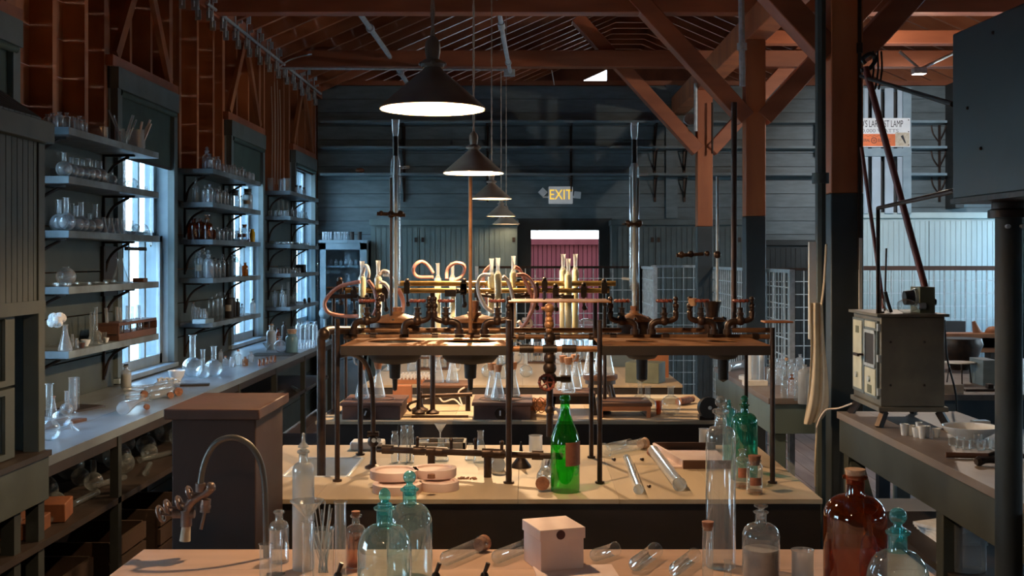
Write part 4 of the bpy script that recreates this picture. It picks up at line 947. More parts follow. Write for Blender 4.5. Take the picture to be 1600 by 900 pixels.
t = T('white_tray', 'white tray with dark wooden edge on the second table right', 'tray', (x0, Y, .95))
O('tray_floor', MB().box(-.035,0,.0,.165,.36,.006), PAPER, t); O('front_edge', MB().box(-.002,-.01,0,.165,.0,.028), BROWNW, t)
O('left_edge', MB().beam((0,0,.014),(-.06,.36,.014),.008,.028), PAPER, t); O('back_edge', MB().box(-.06,.355,0,.165,.365,.03), BROWNW, t)
on('dome', 1163, 752, 118, 42, TEAL, 'teal green bottle with glass stopper on the second table', stop='globe')
on('dome', 1139, 728, 96, 20, AQUAD, 'slim aqua bottle left of the teal bottle', stop='globe')
on('bottle', 1160, 764, 64, 24, CLEAR, 'little clear bottle with red label in front of the teal bottle', lab=RLBL, fill=(.1, AMBERL))
on('jar', 1179, 773, 52, 25, CLEAR, 'corked jar with red label at the second table corner', stop='cork', lab=RLBL, fill=(.1, AMBERL))
on('beaker', 1100, 700, 30, 16, FROST, 'frosted beaker just left of the very tall cylinder bottle')
Yt = YT(705,.95); t = T('wooden_tray', 'shallow pale wooden tray behind the tall tubes', 'tray', ((688-CX)*Yt/F, Yt, .95))
O('tray_floor', MB().box(-.09,0,0,.09,.12,.006), BROWNW, t)
for nm_, q in (('front_edge',(-.09,0,0,.09,.008,.03)),('back_edge',(-.09,.112,0,.09,.12,.03)),('side_edge',(-.09,0,0,-.082,.12,.03)),('side_edge',(.082,0,0,.09,.12,.03))): O(nm_, MB().box(*q), LBL, t)
on('bowl', 662, 700, 12, 18, FROST, 'small glass bowl left in the shallow wooden tray', z=.957)
on('bowl', 701, 699, 12, 12, FROST, 'small glass bowl right in the shallow wooden tray', z=.957)
thing('paper_pack', MB().box(-.06,0,0,.06,.09,.03), POWD, 'white paper packet at the back left of the second table', 'packet', W(572,704,YT(704,.95)), bevel=.006)
# ---------------------------------------------------------------- pipe frame on the second table
AY = 3.60
ap = T('pipe_frame', 'rusty iron pipe frame with copper-coloured plates and red valves on the second table', 'apparatus', (0, AY, BZ))
def R_(px, py, Y): return W(px, py, Y)-Vector((0, AY, BZ))
def leg(px, pytop, Y, wpx, z0=0, m=PIPE):
    a = R_(px, pytop, Y); O('leg', MB().rod((a.x, a.y, z0), a, wpx*Y/F/2, 12).lathe([(0,0),(wpx*Y/F*.9,0),(wpx*Y/F*.9,.006),(0,.006)], 14, (a.x,a.y,max(z0,0))), m, ap)
leg(527, 498, 3.63, 8); leg(795, 500, 3.60, 9.5); leg(937, 500, 3.60, 8); leg(1207, 512, 3.60, 8)
leg(563, 552, 4.12, 8); leg(924, 545, 4.06, 7); leg(1166, 548, 3.95, 6); leg(799, 470, 3.95, 8, z0=.43); leg(930, 470, 3.95, 7, z0=.43)
# thick drain pipe with elbow
O('drain_pipe', MB().tube([R_(502,745,3.80), R_(502,560,3.80), R_(502,530,3.80), R_(506,520,3.80), R_(516,516,3.86), R_(560,516,4.05)], .0145, 14, 4), PIPE, ap)
O('elbow', MB().ball(R_(506,522,3.80), .021, 14, 10), PIPE, ap)
for pa, pb, yy, Y, r in ((540, 795, 516.0, 4.07, .0092), (795, 1204, 516.0, 4.07, .0088), (537, 795, 526, 3.98, .0088), (795, 1206, 526, 3.98, .0085)):
    O('rail', MB().rod(R_(pa,yy,Y), R_(pb,yy,Y), r, 12), PIPEO, ap)
for px in (545, 583, 634, 680, 745, 815, 870, 925, 958, 1040, 1110, 1180):
    O('pipe_union', MB().rod(R_(px-5,526,3.98), R_(px+5,526,3.98), .0125, 10), PIPE, ap)
O('cross_rail', MB().rod(R_(800,545,3.62), R_(934,545,3.62), .0095, 12), COPP, ap)
for px in (822, 858, 888): O('pipe_union', MB().rod(R_(px-10,545,3.62), R_(px+12,545,3.62), .013, 10), IRON, ap)
# plates with round holes
ZT = W(0,540,AY).z-BZ
def plate(x0, x1, holes, nm_='plate'):
    b = MB(); xs = [x0] + [ (holes[i][0]+holes[i+1][0])/2 for i in range(len(holes)-1)] + [x1]
    for i, (hx, r) in enumerate(holes): b.plate_hole(xs[i], xs[i+1], 0, .43, ZT-.004, ZT, hx, .20, r)
    O(nm_, b, COPP, ap)
    O('angle_iron', MB().box(x0,-.004,ZT-.030,x1,0,ZT-.001).box(x0,0,ZT-.008,x1,.03,ZT-.004), ANGLE, ap)
    O('angle_iron', MB().box(x0,.43,ZT-.032,x1,.434,ZT), IRON, ap)
xa, xb, xc, xd = R_(532,0,AY).x, R_(798,0,AY).x, R_(938,0,AY).x, R_(1206,0,AY).x
h1, h2, h3, h4 = R_(617,0,3.8).x, R_(735,0,3.8).x, R_(1003,0,3.8).x, R_(1130,0,3.8).x
plate(xa, xb, [(h1,.089),(h2,.089)]); plate(xc, xd, [(h3,.055),(h4,.055)])
O('upper_plate', MB().box(R_(795,0,3.9).x, .22, R_(0,471,3.82).z-.004, R_(952,0,3.9).x, .48, R_(0,471,3.82).z), COPP, ap)
# water baths hung under the plate holes
for hx, r, kind in ((h1,.088,0),(h2,.095,0),(h3,.054,1),(h4,.052,1)):
    O('hanging_bath', MB().lathe([(r*1.02,0),(r,-.004),(r*.97,-.045),(r*.8,-.062),(r*.22,-.07),(r*.2,-.115),(r*.10,-.12),(r*.08,-.155),(0,-.16)] if not kind else
      [(r*1.02,0),(r,-.004),(r*.97,-.04),(r*.8,-.05),(r*.35,-.055),(r*.33,-.12),(0,-.13)], 28, (hx, .20, ZT-.006)), DLBL, ap)
# valves
wm = MB(); RW_ = .024
wm.ring((0,0,0), RW_, .0045, 20, 6)
for q in range(5): wm.rod((0,0,0), (RW_*math.cos(q*1.2566), RW_*math.sin(q*1.2566), 0), .003, 5)
for q in range(10): wm.ball((RW_*math.cos(q*.6283), RW_*math.sin(q*.6283), 0), .0062, 6, 5)
WHEEL = wm.mesh('handwheel', RUST)
def valve(px, side, Y=3.95, wy=470, red=True):
    s = side; m = PIPE; b = MB(); P = lambda dx, y, dY=0: R_(px+dx, y, Y+dY)
    b.tube([P(-s*20,520), P(-s*20,512), P(-s*18,506), P(-s*10,502), P(0,503)], .0115, 10, 3)
    b.rod(P(-s*20,522), P(-s*20,514), .0155, 10)
    b.ball(P(0,501), .017, 12, 8); b.tube([P(0,501), P(s*9,501), P(s*17,497), P(s*18,490)], .0100, 10, 3)
    v = O('valve', b, m, ap)
    c_ = MB(); c_.rod(P(0,498), P(0,481), .0105, 10, .009); c_.lathe([(0,0),(.015,0),(.015,.008),(0,.008)], 6, P(0,492)); c_.lathe([(0,0),(.013,0),(.013,.006),(0,.006)], 6, P(0,483)); c_.rod(P(0,482), P(0,468), .0035, 8)
    O('bonnet', c_, m, v)
    O('handwheel', WHEEL, None, v, tuple(P(0, wy)))
    d_ = MB(); d_.rod(P(s*18,492), P(s*18,467), .0055, 8)
    for yy, rr_ in ((489,.0105),(483,.008),(478,.0115),(472,.007),(467,.009)): d_.ball(P(s*18,yy), rr_, 10, 6)
    O('riser', d_, m, v)
for px, s in ((573,1),(652,1),(697,-1),(777,1),(972,-1),(1038,1),(1096,-1),(1157,1)): valve(px, s)
# centre valve pipe
b = MB(); P = lambda x_, y_: R_(x_, y_, 3.72)
b.rod(P(859,682), P(859,602), .011, 12); b.rod(P(859,602), P(859,520), .014, 12)
for yy, rr_ in ((575,.022),(592,.024),(560,.020),(640,.016),(545,.018),(528,.019)): b.ball(P(859,yy), rr_, 12, 8)
O('centre_pipe', b, PIPE, ap)
O('centre_arm', MB().rod(P(862,592), P(885,592), .008, 10).rod(P(876,592), P(892,592), .012, 8), IRON, ap)
O('handwheel', WHEEL, None, ap, tuple(P(854,596)+Vector((0,-.03,0))), rot=(PI/2-.2,0,.2))
b = MB(); b.rod(P(858,524), P(858,474), .0075, 10)
for yy, rr_ in ((482,.017),(490,.012),(500,.014),(507,.016),(516,.011)): b.ball(P(858,yy), rr_, 12, 8)
b.rod(P(846,482), P(858,482), .006, 8)
O('copper_cock', b, COPP, ap)
# bent black gas hose on the left, pressure cock, low pipe
O('gas_hose', MB().tube([R_(531,556,3.63), R_(548,553,3.70), R_(564,560,3.78), R_(575,575,3.82), R_(581,600,3.84), R_(583,640,3.85), R_(583,676,3.86)], .0078, 10, 4), PIPE, ap)
b = MB(); p0 = R_(583,732,3.86); b.lathe([(0,0),(.028,0),(.028,.006),(.012,.014),(.009,.03),(.009,.10),(0,.10)], 18, (p0.x,p0.y,0)); b.ball(R_(583,690,3.86), .019); b.rod(R_(574,678,3.86),R_(592,678,3.86), .009, 8)
O('flanged_stand', b, PIPE, ap)
for px in (584, 592): O('gauge_cap', MB().rod(R_(px,688,3.83), R_(px,688,3.81), .0075, 14), FROST if False else STEEL, ap)
b = MB(); b.rod(R_(590,702,3.85), R_(878,713,3.60), .0105, 12)
for px, yy in ((606,702),(675,705),(762,708),(690,706),(780,709),(655,704),(840,711)): b.rod(R_(px-9,yy-.3,3.85-(px-590)*.00087), R_(px+9,yy+.3,3.85-(px-590)*.00087), .0155, 10)
for px, yy in ((652,694),(705,696),(784,700),(743,696)):
    q = R_(px, yy+6, 3.85-(px-590)*.00087); b.rod(q, q+Vector((0,0,.028)), .0055, 8); b.ball(q+Vector((0,0,.030)), .008, 8, 6)
O('low_gas_pipe', b, PIPE, ap)
for px in (674, 762):
    q = R_(px, 706, 3.85-(px-590)*.00087); O('pipe_foot', MB().rod((q.x,q.y,0), q, .0125, 12), PIPE, ap)

# lidded copper stills behind the valves, condensers and rods
BOLT = MB().ball((0,0,0), .006, 6, 5).mesh('lid_bolt', PIPE)
def still(px, r, yrim, ylid, Y, lab, neck=True):
    base = W(px, 0, Y); z0 = ZT+BZ; t = T('copper_still', lab, 'still', (base.x, Y, z0), 'lidded stills on the pipe frame')
    zr = W(0, yrim, Y).z-z0; zl = W(0, ylid, Y).z-z0
    O('pot', MB().lathe([(0,.0),(r*.9,.0),(r*.93,.01),(r*.93,zr-.004),(0,zr-.004)], 32), PIPE, t)
    O('lid', MB().lathe([(0,zr-.004),(r,zr-.004),(r*1.03,zr),(r,zr+.004),(r*.25,zl),(r*.25,zl+.008),(0,zl+.008)], 36), COPP, t)
    for q in range(6): O('lid_bolt', BOLT, None, t, (r*.9*math.cos(q*1.047+.5), r*.9*math.sin(q*1.047+.5), zr+.006))
    return t, zl
still(620, .104, 501, 490, 4.16, 'leftmost large copper-lidded still on the pipe frame')
still(741, .102, 501, 491, 4.16, 'second large copper-lidded still behind the brass rod')
still(991, .066, 500, 489, 4.10, 'third copper-lidded still under the right tall condenser')
still(1113, .055, 500, 495, 4.10, 'rightmost still with an open funnel neck')
def corkat(px, yb, yt, Y, r0, m, lab):
    a = W(px, yb, Y); b_ = W(px, yt, Y); return thing('cork', MB().lathe([(0,0),(r0*.85,0),(r0,b_.z-a.z),(0,b_.z-a.z)], 16), m, lab, 'cork', a)
corkat(621, 490, 480, 4.16, .018, CORK, 'reddish stopper ring in the lid of the leftmost still')
corkat(741, 491, 470, 4.16, .016, CORK, 'orange cork standing in the lid of the second still')
corkat(990, 488, 478, 4.10, .012, CORK, 'orange cork in the lid of the third still')
t = T('funnel_neck', 'green-black funnel neck rising from the rightmost still', 'neck', W(1113,495,4.10))
O('cone', MB().lathe([(.022,0),(.024,.02),(.032,.05),(.032,.055),(.02,.03),(.018,.003)], 20), PIPE, t)
corkat(1082, 478, 466, 3.95, .016, CORKL, 'pinkish cup stopper on the riser left of the rightmost still')
def condenser(px, ytop, yj0, yj1, ybot, Y, lab, side):
    t = T('tall_condenser', lab, 'condenser', W(px, ybot, Y), 'tall glass condensers'); bs = W(px, ybot, Y)
    z = lambda y_: W(px, y_, Y).z-bs.z
    rj = 7.6*Y/F; ri = 3.3*Y/F
    O('jacket', MB().lathe([(ri,z(yj1+9)),(rj*.9,z(yj1+3)),(rj,z(yj1-4)),(rj,z(yj0+6)),(rj*.8,z(yj0+1)),(ri,z(yj0-4))], 22), CLEAR, t)
    O('inner_tube', MB().tube([(0,0,0),(0,0,z(yj0-8))], ri*.95, 12, caps=False), FROST, t)
    O('brightening_core', MB().tube([(0,0,0),(0,0,z(yj0-8))], ri*.8, 8), POWD, t)  # opaque white core added inside so the glass looks brighter
    O('funnel_top', MB().lathe([(ri*.8,z(ytop+32)),(ri*1.6,z(ytop+20)),(ri*1.9,z(ytop+2)),(ri*2.1,z(ytop))], 16), MILKY, t)
    O('rubber_sleeve', MB().rod((0,0,z(yj0-2)),(0,0,z(ytop+26)), ri*1.3, 12), BLACK, t)
    O('side_arm', MB().rod((side*rj,0,z(yj0+16)),(side*(rj+14*Y/F),0,z(yj0+15)), .005, 8), MILKY, t)
    O('side_arm', MB().rod((-side*rj,0,z(yj1-10)),(-side*(rj+12*Y/F),0,z(yj1-11)), .005, 8), MILKY, t)
    return t
condenser(618, 187, 246, 441, 487, 4.16, 'left tall glass condenser above the leftmost still', 1)
corkat(619, 464, 446, 4.16, .015, CORK, 'orange rubber bung joining the left tall condenser') if False else None
condenser(991, 192, 257, 446, 488, 4.10, 'right milky tall glass condenser above the third still', 1)
def stand_rod(px, y0, y1, Y, wpx, m, lab, clamp=None, cx=None):
    t = T('stand_rod', lab, 'rod', W(px, y1, Y)); b_ = W(px, y0, Y)-W(px, y1, Y)
    O('rod', MB().rod((0,0,0), b_, wpx*Y/F/2, 10), m, t)
    if clamp:
        z = (W(0,clamp,Y)-W(0,y1,Y)).z; dx = (cx-px)*Y/F
        k = MB(); k.ball((0,0,z), .014, 8, 6); k.rod((-.05,0,z+.003),(dx+.035*(1 if dx>0 else -1),0,z-.003), .0065, 8)
        k.ball((dx-.016,-.0,z), .0125, 8, 6); k.ball((dx+.018,0,z+.002), .0125, 8, 6); k.ball((-.036,0,z+.004), .010, 8, 6); k.ring((dx,0,z), .019, .005, 16, 6)
        O('clamp', k, PIPE, t)
stand_rod(611, 278, 500, 4.12, 4.5, PIPE, 'dark stand rod with screw clamp beside the left condenser', 335, 618)
stand_rod(997, 278, 500, 4.10, 4, IRON, 'dark stand rod with screw clamp beside the right condenser', 350, 991)
stand_rod(735, 276, 520, 3.92, 6, COPP, 'tall copper-brown rod standing before the second still')
stand_rod(1121, 276, 500, 4.10, 4.5, STEEL, 'thin pale rod with clamp arm near the rightmost still', 398, 1072)
stand_rod(1147, 160, 515, 4.20, 9, BROWNW, 'long dark brown pole rising right of the clamp arm')
stand_rod(850, 455, 512, 4.0, 3, IRON, 'short dark rod behind the copper cock')
# small wooden shelf bit at the far right of the frame
boxon('wooden_shelf', 1195, 1240, 505, 3, .07, ORW, 'small reddish wooden ledge at the right end of the pipe frame', 'ledge', z=HZ-100*3.75/F)

# ---------------------------------------------------------------- third table: rail stand, extractors, hot plates
TY = 5.02
ra = T('brass_rail_stand', 'yellow-lit horizontal rails on uprights along the third lab table', 'stand', (0, 5.2, BZ)); Rr = lambda x_, y_, Y: W(x_, y_, Y)-Vector((0,5.2,BZ))
O('rail', MB().rod(Rr(622,443,5.24), Rr(962,443,5.24), .012, 12), BRASS, ra); O('rail', MB().rod(Rr(540,454,5.18), Rr(952,454,5.18), .011, 12), BRASS, ra)
O('lower_rail', MB().rod(Rr(510,463,5.16), Rr(576,463,5.16), .010, 10), IRON, ra); O('rail', MB().rod(Rr(510,451,5.20), Rr(580,451,5.20), .008, 10), IRON, ra)
for px, yt, yb_, wp in ((521,460,645,6),(540,450,640,5),(676,452,640,8),(563,445,640,6),(799,455,640,6),(945,443,640,6),(654,560,640,6)):
    a_ = Rr(px, yt, 5.22); O('upright', MB().rod((a_.x,a_.y,0), a_, wp*5.2/F/2, 10).lathe([(0,0),(.03,0),(.03,.008),(.012,.02),(0,.02)], 14, (a_.x,a_.y,0)), PIPE, ra)
def clampat(px, py, tx=None):
    k = MB(); q = Rr(px, py, 5.17); k.cb(q, (.026,.03,.05)); k.ball(q+Vector((0,0,.032)), .012, 8, 6); k.rod(q+Vector((0,0,-.02)), q+Vector((.004,0,-.075)), .006, 8); k.ball(q+Vector((.004,0,-.072)), .012, 8, 6)
    if tx is not None:
        e = Rr(tx, py+8, 5.13); k.rod(q+Vector((0,-.01,-.012)), e, .0075, 8); k.cb(e, (.05,.035,.03)); k.ball((q+e)/2, .011, 8, 6)
    O('clamp', k, IRON, ra)
for px, py, tx in ((531,448,None),(553,462,570),(602,458,592),(636,450,None),(725,450,704),(746,456,776),(724,452,None),(851,448,None),(838,456,805),(868,458,888),(912,456,None),(944,450,None)): clampat(px, py, tx)
def sox(px, ytop, yneck, Y, zb, lab, bodyw=12, hfl=.135, yb=545, stemside=1):
    "extractor: neck, yellow thimble in glass body, siphon arm; stands in the cork of its flask"
    s = F/Y; X = (px-CX)/s; z = lambda y_: HZ-(y_-CY)/s
    fl_ = vessel('erl', (X, Y, zb), .033, hfl, MILKY, 'corked conical flask under '+lab, 'flasks under the extractors', stop='bigcork')
    zc = zb+hfl+.010
    t = T('extractor_tube', lab, 'extractor', (X, Y, zc), 'glass extractors with yellow thimbles'); Z = lambda y_: z(y_)-zc
    rb = bodyw/s/2
    O('body', MB().lathe([(.005,Z(yb)-.03),(rb*.6,Z(yb)-.01),(rb,Z(yb)+.01),(rb,Z(yneck)-.01),(rb*.7,Z(yneck)),(.008,Z(yneck)+.012)], 18), MILKY, t)
    O('thimble', MB().lathe([(0,Z(yb)+.03),(rb*.86,Z(yb)+.035),(rb*.86,Z(yneck)-.012),(rb*.5,Z(yneck)-.004),(0,Z(yneck)-.004)], 16), THIM, t)
    O('neck', MB().lathe([(.008,Z(yneck)+.008),(.0085,Z(yneck)+.03),(.010,Z(ytop)-.004),(.0125,Z(ytop))], 14), FROST, t)
    O('stem', MB().rod((0,0,-.02),(0,0,Z(yb)-.02), .005, 8), MILKY, t)
    q = stemside
    O('siphon', MB().tube([(q*rb,0,Z(yb)+.03),(q*(rb+.018),0,Z(yb)+.02),(q*(rb+.020),0,Z(yb)-.04),(q*(rb+.008),0,Z(yb)-.062),(0,0,Z(yb)-.066)], .0042, 7, 4), FROST, t)
    return t
hz_box = 1.028
spec = [(566,408,431,5.16,hz_box,'the leftmost extractor over the left hot plate',12,.135,548,-1),
        (591,407,432,5.20,hz_box,'the second extractor over the left hot plate',12,.135,548,1),
        (768,404,428,5.20,hz_box,'the left extractor of the pair over the right hot plate',12,.130,545,-1),
        (778,403,426,5.12,hz_box,'the front extractor of the pair over the right hot plate',12,.130,548,1),
        (802,400,424,5.24,hz_box,'the extractor behind the frame leg over the right hot plate',11,.130,545,1),
        (880,397,420,5.30,1.048,'the left extractor over the black stool',12,.135,540,-1),
        (888,404,427,5.20,1.048,'the front extractor over the black stool',12,.135,540,1),
        (899,397,420,5.36,1.048,'the right rear extractor over the black stool',11,.135,540,1),
        (684,411,433,5.66,1.045,'the extractor over the left flask of the wooden box',11,.135,560,-1),
        (707,410,432,5.66,1.045,'the extractor over the right flask of the wooden box',11,.135,560,1)]
for a_ in spec:
    sox(a_[0], a_[1], a_[2], a_[3], a_[4], a_[5], a_[6], a_[7], a_[8], a_[9])
def hotplate(px0, px1, lab, dk):
    Y = 5.02; x0 = (px0-CX)*Y/F; x1 = (px1-CX)*Y/F; w_ = x1-x0
    t = T('hot_plate_box', lab, 'hot plate', ((x0+x1)/2, Y, BZ), 'brown hot plate boxes')
    O('body', MB().box(-w_/2+.008,.006,0,w_/2-.008,.29,.060), HOTP, t, bevel=.002)
    O('top', MB().box(-w_/2,0,.060,w_/2,.30,.074), HOTP, t, bevel=.002)
    O('top_ring', MB().ring((-.01,.14,.0745), .095, .0022, 32, 5), IRON, t)
    O('dial', MB().rod((w_*dk,.006,.028),(w_*dk,-.006,.028), .024, 20), IRON, t)
    O('dial_mark', MB().cb((w_*dk,-.0075,.03), (.006,.003,.022), (0,.35 if dk<-.05 else 0,0)), WHITE, t, label='white pointer on the dial')
    return t
hotplate(531, 628, 'left brown hot plate box with round dial', -.085); hotplate(737, 832, 'right brown hot plate box with round dial', -.03)
t = T('small_black_stool', 'small black stool with wooden top carrying three corked flasks', 'stool', W(896,650,5.15)); t.location = ((896-CX)*5.16/F, 5.16, BZ)
O('top', MB().box(-.10,-.0,.085,.10,.24,.098), BROWNW, t, bevel=.002); O('rail', MB().box(-.095,.002,.05,.095,.014,.085), IRON, t)
for sx in (-1,1):
    for yy in (.01,.22): O('leg', MB().beam((sx*.088,yy,.086),(sx*.098,yy,0),.016,.02), IRON, t)
t = T('low_wooden_bench', 'low reddish wooden bench on the third table right of the black stool', 'bench', ((980-CX)*5.08/F, 5.08, BZ))
O('top', MB().box(-.125,0,.050,.11,.22,.066), BROWNW, t, bevel=.002); O('apron', MB().box(-.12,.004,.030,.105,.016,.050), ORW, t)
for sx in (-.115,.095): O('side', MB().box(sx-.008,.0,0,sx+.008,.22,.05), ORW, t)
t = T('round_wooden_stool', 'round turned wooden stool holding two big conical flasks', 'stool', ((938-CX)*5.7/F, 5.70, BZ))
O('seat', MB().lathe([(0,.105),(.08,.105),(.085,.112),(.085,.130),(0,.130)], 28), BROWNW, t); O('ring_band', MB().lathe([(0,.085),(.075,.085),(.075,.105),(0,.105)], 28), DARKW, t)
for q in range(4):
    a = q*PI/2+.6; O('leg', MB().rod((.060*math.cos(a),.060*math.sin(a),.09),(.092*math.cos(a),.092*math.sin(a),0), .010, 8, .008), DARKW, t)
for k, (px, Y) in enumerate(((921,5.67),(950,5.67),(936,5.74))):
    s = F/Y; vessel('erl', ((px-CX)/s, Y, BZ+.131), .033 if k<2 else .03, .155, MILKY, ('left','right','rear')[k]+' big conical flask on the round wooden stool', 'flasks on the round stool')
t = T('wooden_box_stand', 'worn wooden box with flasks at the back of the third table', 'box', ((694-CX)*5.55/F, 5.55, BZ))
O('body', MB().box(-.105,0,0,.11,.22,.08), DARKW, t, bevel=.002); O('top', MB().box(-.115,-.01,.08,.12,.23,.094), BROWNW, t, bevel=.002)
O('cable', MB().tube([(-.09,-.02,.03),(-.03,-.04,.045),(.0,-.05,.02),(.05,-.04,.03),(.09,-.06,.0),(.07,-.03,.06),(.10,-.02,.085)], .004, 6, 5), RUBW, t, label='pale cloth-covered cable')
t = T('orange_wood_block', 'small orange wooden block behind the left hot plate', 'block', ((628-CX)*5.6/F, 5.6, BZ)); O('body', MB().box(-.045,0,0,.045,.06,.085), ORW, t, bevel=.002)
# burner with rods, cords
t = T('gas_burner', 'cast iron gas burner with side arm between the hot plates', 'burner', ((656-CX)*5.3/F, 5.3, BZ))
O('base', MB().lathe([(0,0),(.035,0),(.04,.01),(.02,.02),(.012,.04),(.012,.09),(0,.09)], 18), PIPE, t); O('arm', MB().rod((0,0,.07),(.24,.02,.075), .010, 10).rod((.22,.02,0),(.22,.02,.075), .012, 8), PIPE, t)
O('handle', MB().tube([(0,0,.05),(-.04,-.01,.04),(-.055,-.01,.02),(-.04,-.01,.002)], .006, 8, 4), PIPE, t)
thing('metal_bar', MB().box(-.12,-.006,0,.13,.006,.010), PIPE, 'flat metal bar lying in front of the gas burner', 'bar', ((686-CX)*5.1/F, 5.09, BZ))
thing('coiled_wire', MB().tube([(.04*math.cos(k*.9)*(1+.3*math.sin(k)), .03*math.sin(k*.9), .012+.02*(k%4)) for k in range(26)], .0022, 6, 4), COPP, 'tangle of thin wire between right hot plate and black stool', 'wire', ((846-CX)*5.2/F, 5.2, BZ))
thing('wooden_block', MB().box(-.09,0,0,.05,.12,.045), ORW, 'orange wooden block under the wire tangle', 'block', ((850-CX)*5.3/F, 5.32, BZ), bevel=.002)
# amber cup, bulbs and the black disc
on('cup', 1029, 648, 20, 12, AMBERL, 'amber glass cup near the right end of the third table')
for k, (a_, b_, r) in enumerate(((1012,650,36),(1048,650,40),(1000,640,30))):
    on('flask', a_, b_, 44, r*.8, CLEAR, '%s clear glass bulb lying behind the amber cup' % ORD[k], group='clear bulbs on the third table')
thing('yellow_board', MB().box(-.10,0,0,.10,.14,.03), LBL, 'yellowish board with tubes behind the clear bulbs', 'board', ((1040-CX)*5.5/F, 5.55, BZ), bevel=.002)
lay('vial', 1060, 634, 1082, 630, 12, CORK, 'orange clay tube lying on the yellowish board')
t = T('black_disc_meter', 'round black disc instrument on a foot at the third table corner', 'instrument', ((1105-CX)*5.02/F, 5.02, BZ))
O('disc', MB().rod((0,0,.055),(.006,-.028,.056), .046, 30), BLACK, t); O('hub', MB().rod((.006,-.028,.056),(.008,-.034,.056), .008, 12), STEEL, t)
O('foot', MB().box(-.035,-.01,0,.045,.05,.018).rod((0,.01,.01),(0,.01,.05),.012), IRON, t, bevel=.002); O('arm', MB().rod((.01,0,.05),(.065,.0,.045), .012, 10), IRON, t)
# hoses
hoses = [('pink hose swinging out left of the extractors', RUBB, 5.08, [(563,440),(535,446),(517,458),(507,473),(510,485),(520,491),(540,494),(560,494)]),
 ('pink hose hanging over the second extractor', RUBB, 5.08, [(575,438),(583,449),(587,462),(588,480),(583,493)]),
 ('pale hose looped on top of the leftmost extractor', RUBW, 5.12, [(566,430),(569,418),(573,416),(576,425),(575,434)]),
 ('pale hose arched right of the second extractor', RUBW, 5.12, [(593,430),(599,424),(607,426),(612,436)]),
 ('pale hose drooping below the second extractor', RUBW, 5.12, [(593,441),(601,443),(608,452),(611,464)]),
 ('pink hose looped left of the third extractor neck', RUBB, 5.58, [(677,433),(655,433),(647,427),(646,419),(652,411),(660,409),(669,415),(677,427)]),
 ('pink hose looped right of the fourth extractor neck', RUBB, 5.58, [(698,436),(698,426),(702,417),(712,411),(723,413),(726,421),(721,432),(710,438)]),
 ('orange hose behind the front pair of extractors', RUBB, 5.24, [(768,414),(758,424),(755,437),(756,456),(763,476)]),
 ('pale hose ring around the front pair of extractors', RUBW, 5.10, [(767,430),(754,430),(747,440),(748,458),(757,478),(770,487)]),
 ('short grey hose right of the front pair', RUBW, 5.10, [(786,432),(794,440),(799,455),(802,468)]),
 ('long orange hose looping down at the right', RUBB, 5.16, [(804,417),(812,422),(820,438),(828,455),(832,471),(828,490),(820,508),(806,516)]),
 ('long pink hose looping down furthest right', RUBB, 5.10, [(807,430),(820,430),(832,442),(837,458),(833,481),(823,502),(814,513)]),
 ('white hose ring low at the right', RUBW, 5.12, [(810,502),(816,509),(823,511),(830,507),(828,500),(817,499)]),
 ('pink hose rising beside the left condenser', RUBB, 4.30, [(628,490),(630,475),(627,462),(622,452)]),
 ('pink hose trailing below the rails on the left', RUBB, 5.12, [(560,500),(552,508),(548,520),(546,530)])]
for lab, m, Y, pts in hoses:
    P0 = W(pts[0][0], pts[0][1], Y)
    thing('rubber_hose', MB().tube([W(a_, b_, Y+.012*math.sin(i*1.3))-P0 for i, (a_, b_) in enumerate(pts)], .0085, 9, 5), m, lab, 'hose', P0)

# ---------------------------------------------------------------- fourth and fifth tables
Y = 6.55
t = T('cup_tray', 'tray of small white cups with reddish front on the fourth table', 'tray', ((647-CX)*6.45/F, 6.46, BZ))
O('base', MB().box(-.095,0,0,.095,.24,.022), ORW, t, bevel=.002)
for r_ in range(3):
    for q in range(9):
        vessel('cup', ((647-CX)*6.45/F-.083+.0205*q, 6.49+.08*r_, BZ+.023), .0095, .024, WHITE, '%s small white cup, %s row of the cup tray' % (ORD[q], ('front','middle','back')[r_]), 'cups on the fourth table tray')
on('dome', 644, 580, 26, 16, MILKY, 'short-necked jar standing behind the cup tray')
on('flask', 822, 590, 52, 20, CLEAR, 'clear long-necked flask on the fourth table right of centre')
on('flask', 762, 590, 50, 20, CLEAR, 'clear long-necked flask on the fourth table left of centre')
on('erl', 783, 592, 44, 20, CLEAR, 'conical flask beside the left of centre long-necked flask')
on('erl', 735, 591, 22, 12, CLEAR, 'little beaker-like flask near the front edge of the fourth table')
on('cup', 712, 592, 16, 10, WHITE, 'white cup near the front edge of the fourth table')
on('erl', 903, 588, 40, 18, CLEAR, 'conical flask on the fourth table behind the extractor stool')
boxon('green_box', 976, 1030, 599, 32, .16, GREENB, 'dark olive green box on the fourth table', 'box', rz=-.35)
boxon('upright_board', 1011, 1045, 590, 50, .02, ORW, 'upright orange wooden panel at the fourth table right end', 'panel')
t = thing('round_stone', MB().ball((0,0,.05), .075, 20, 12, .62), TEALL, 'pale rounded stone on its stand on the fifth table', 'stone', ((968-CX)*7.9/F, 7.95, BZ+.10))
boxon('stone_stand', 945, 992, 573, 21, .2, PAINT, 'painted stand under the pale rounded stone', 'stand')
rk = 0
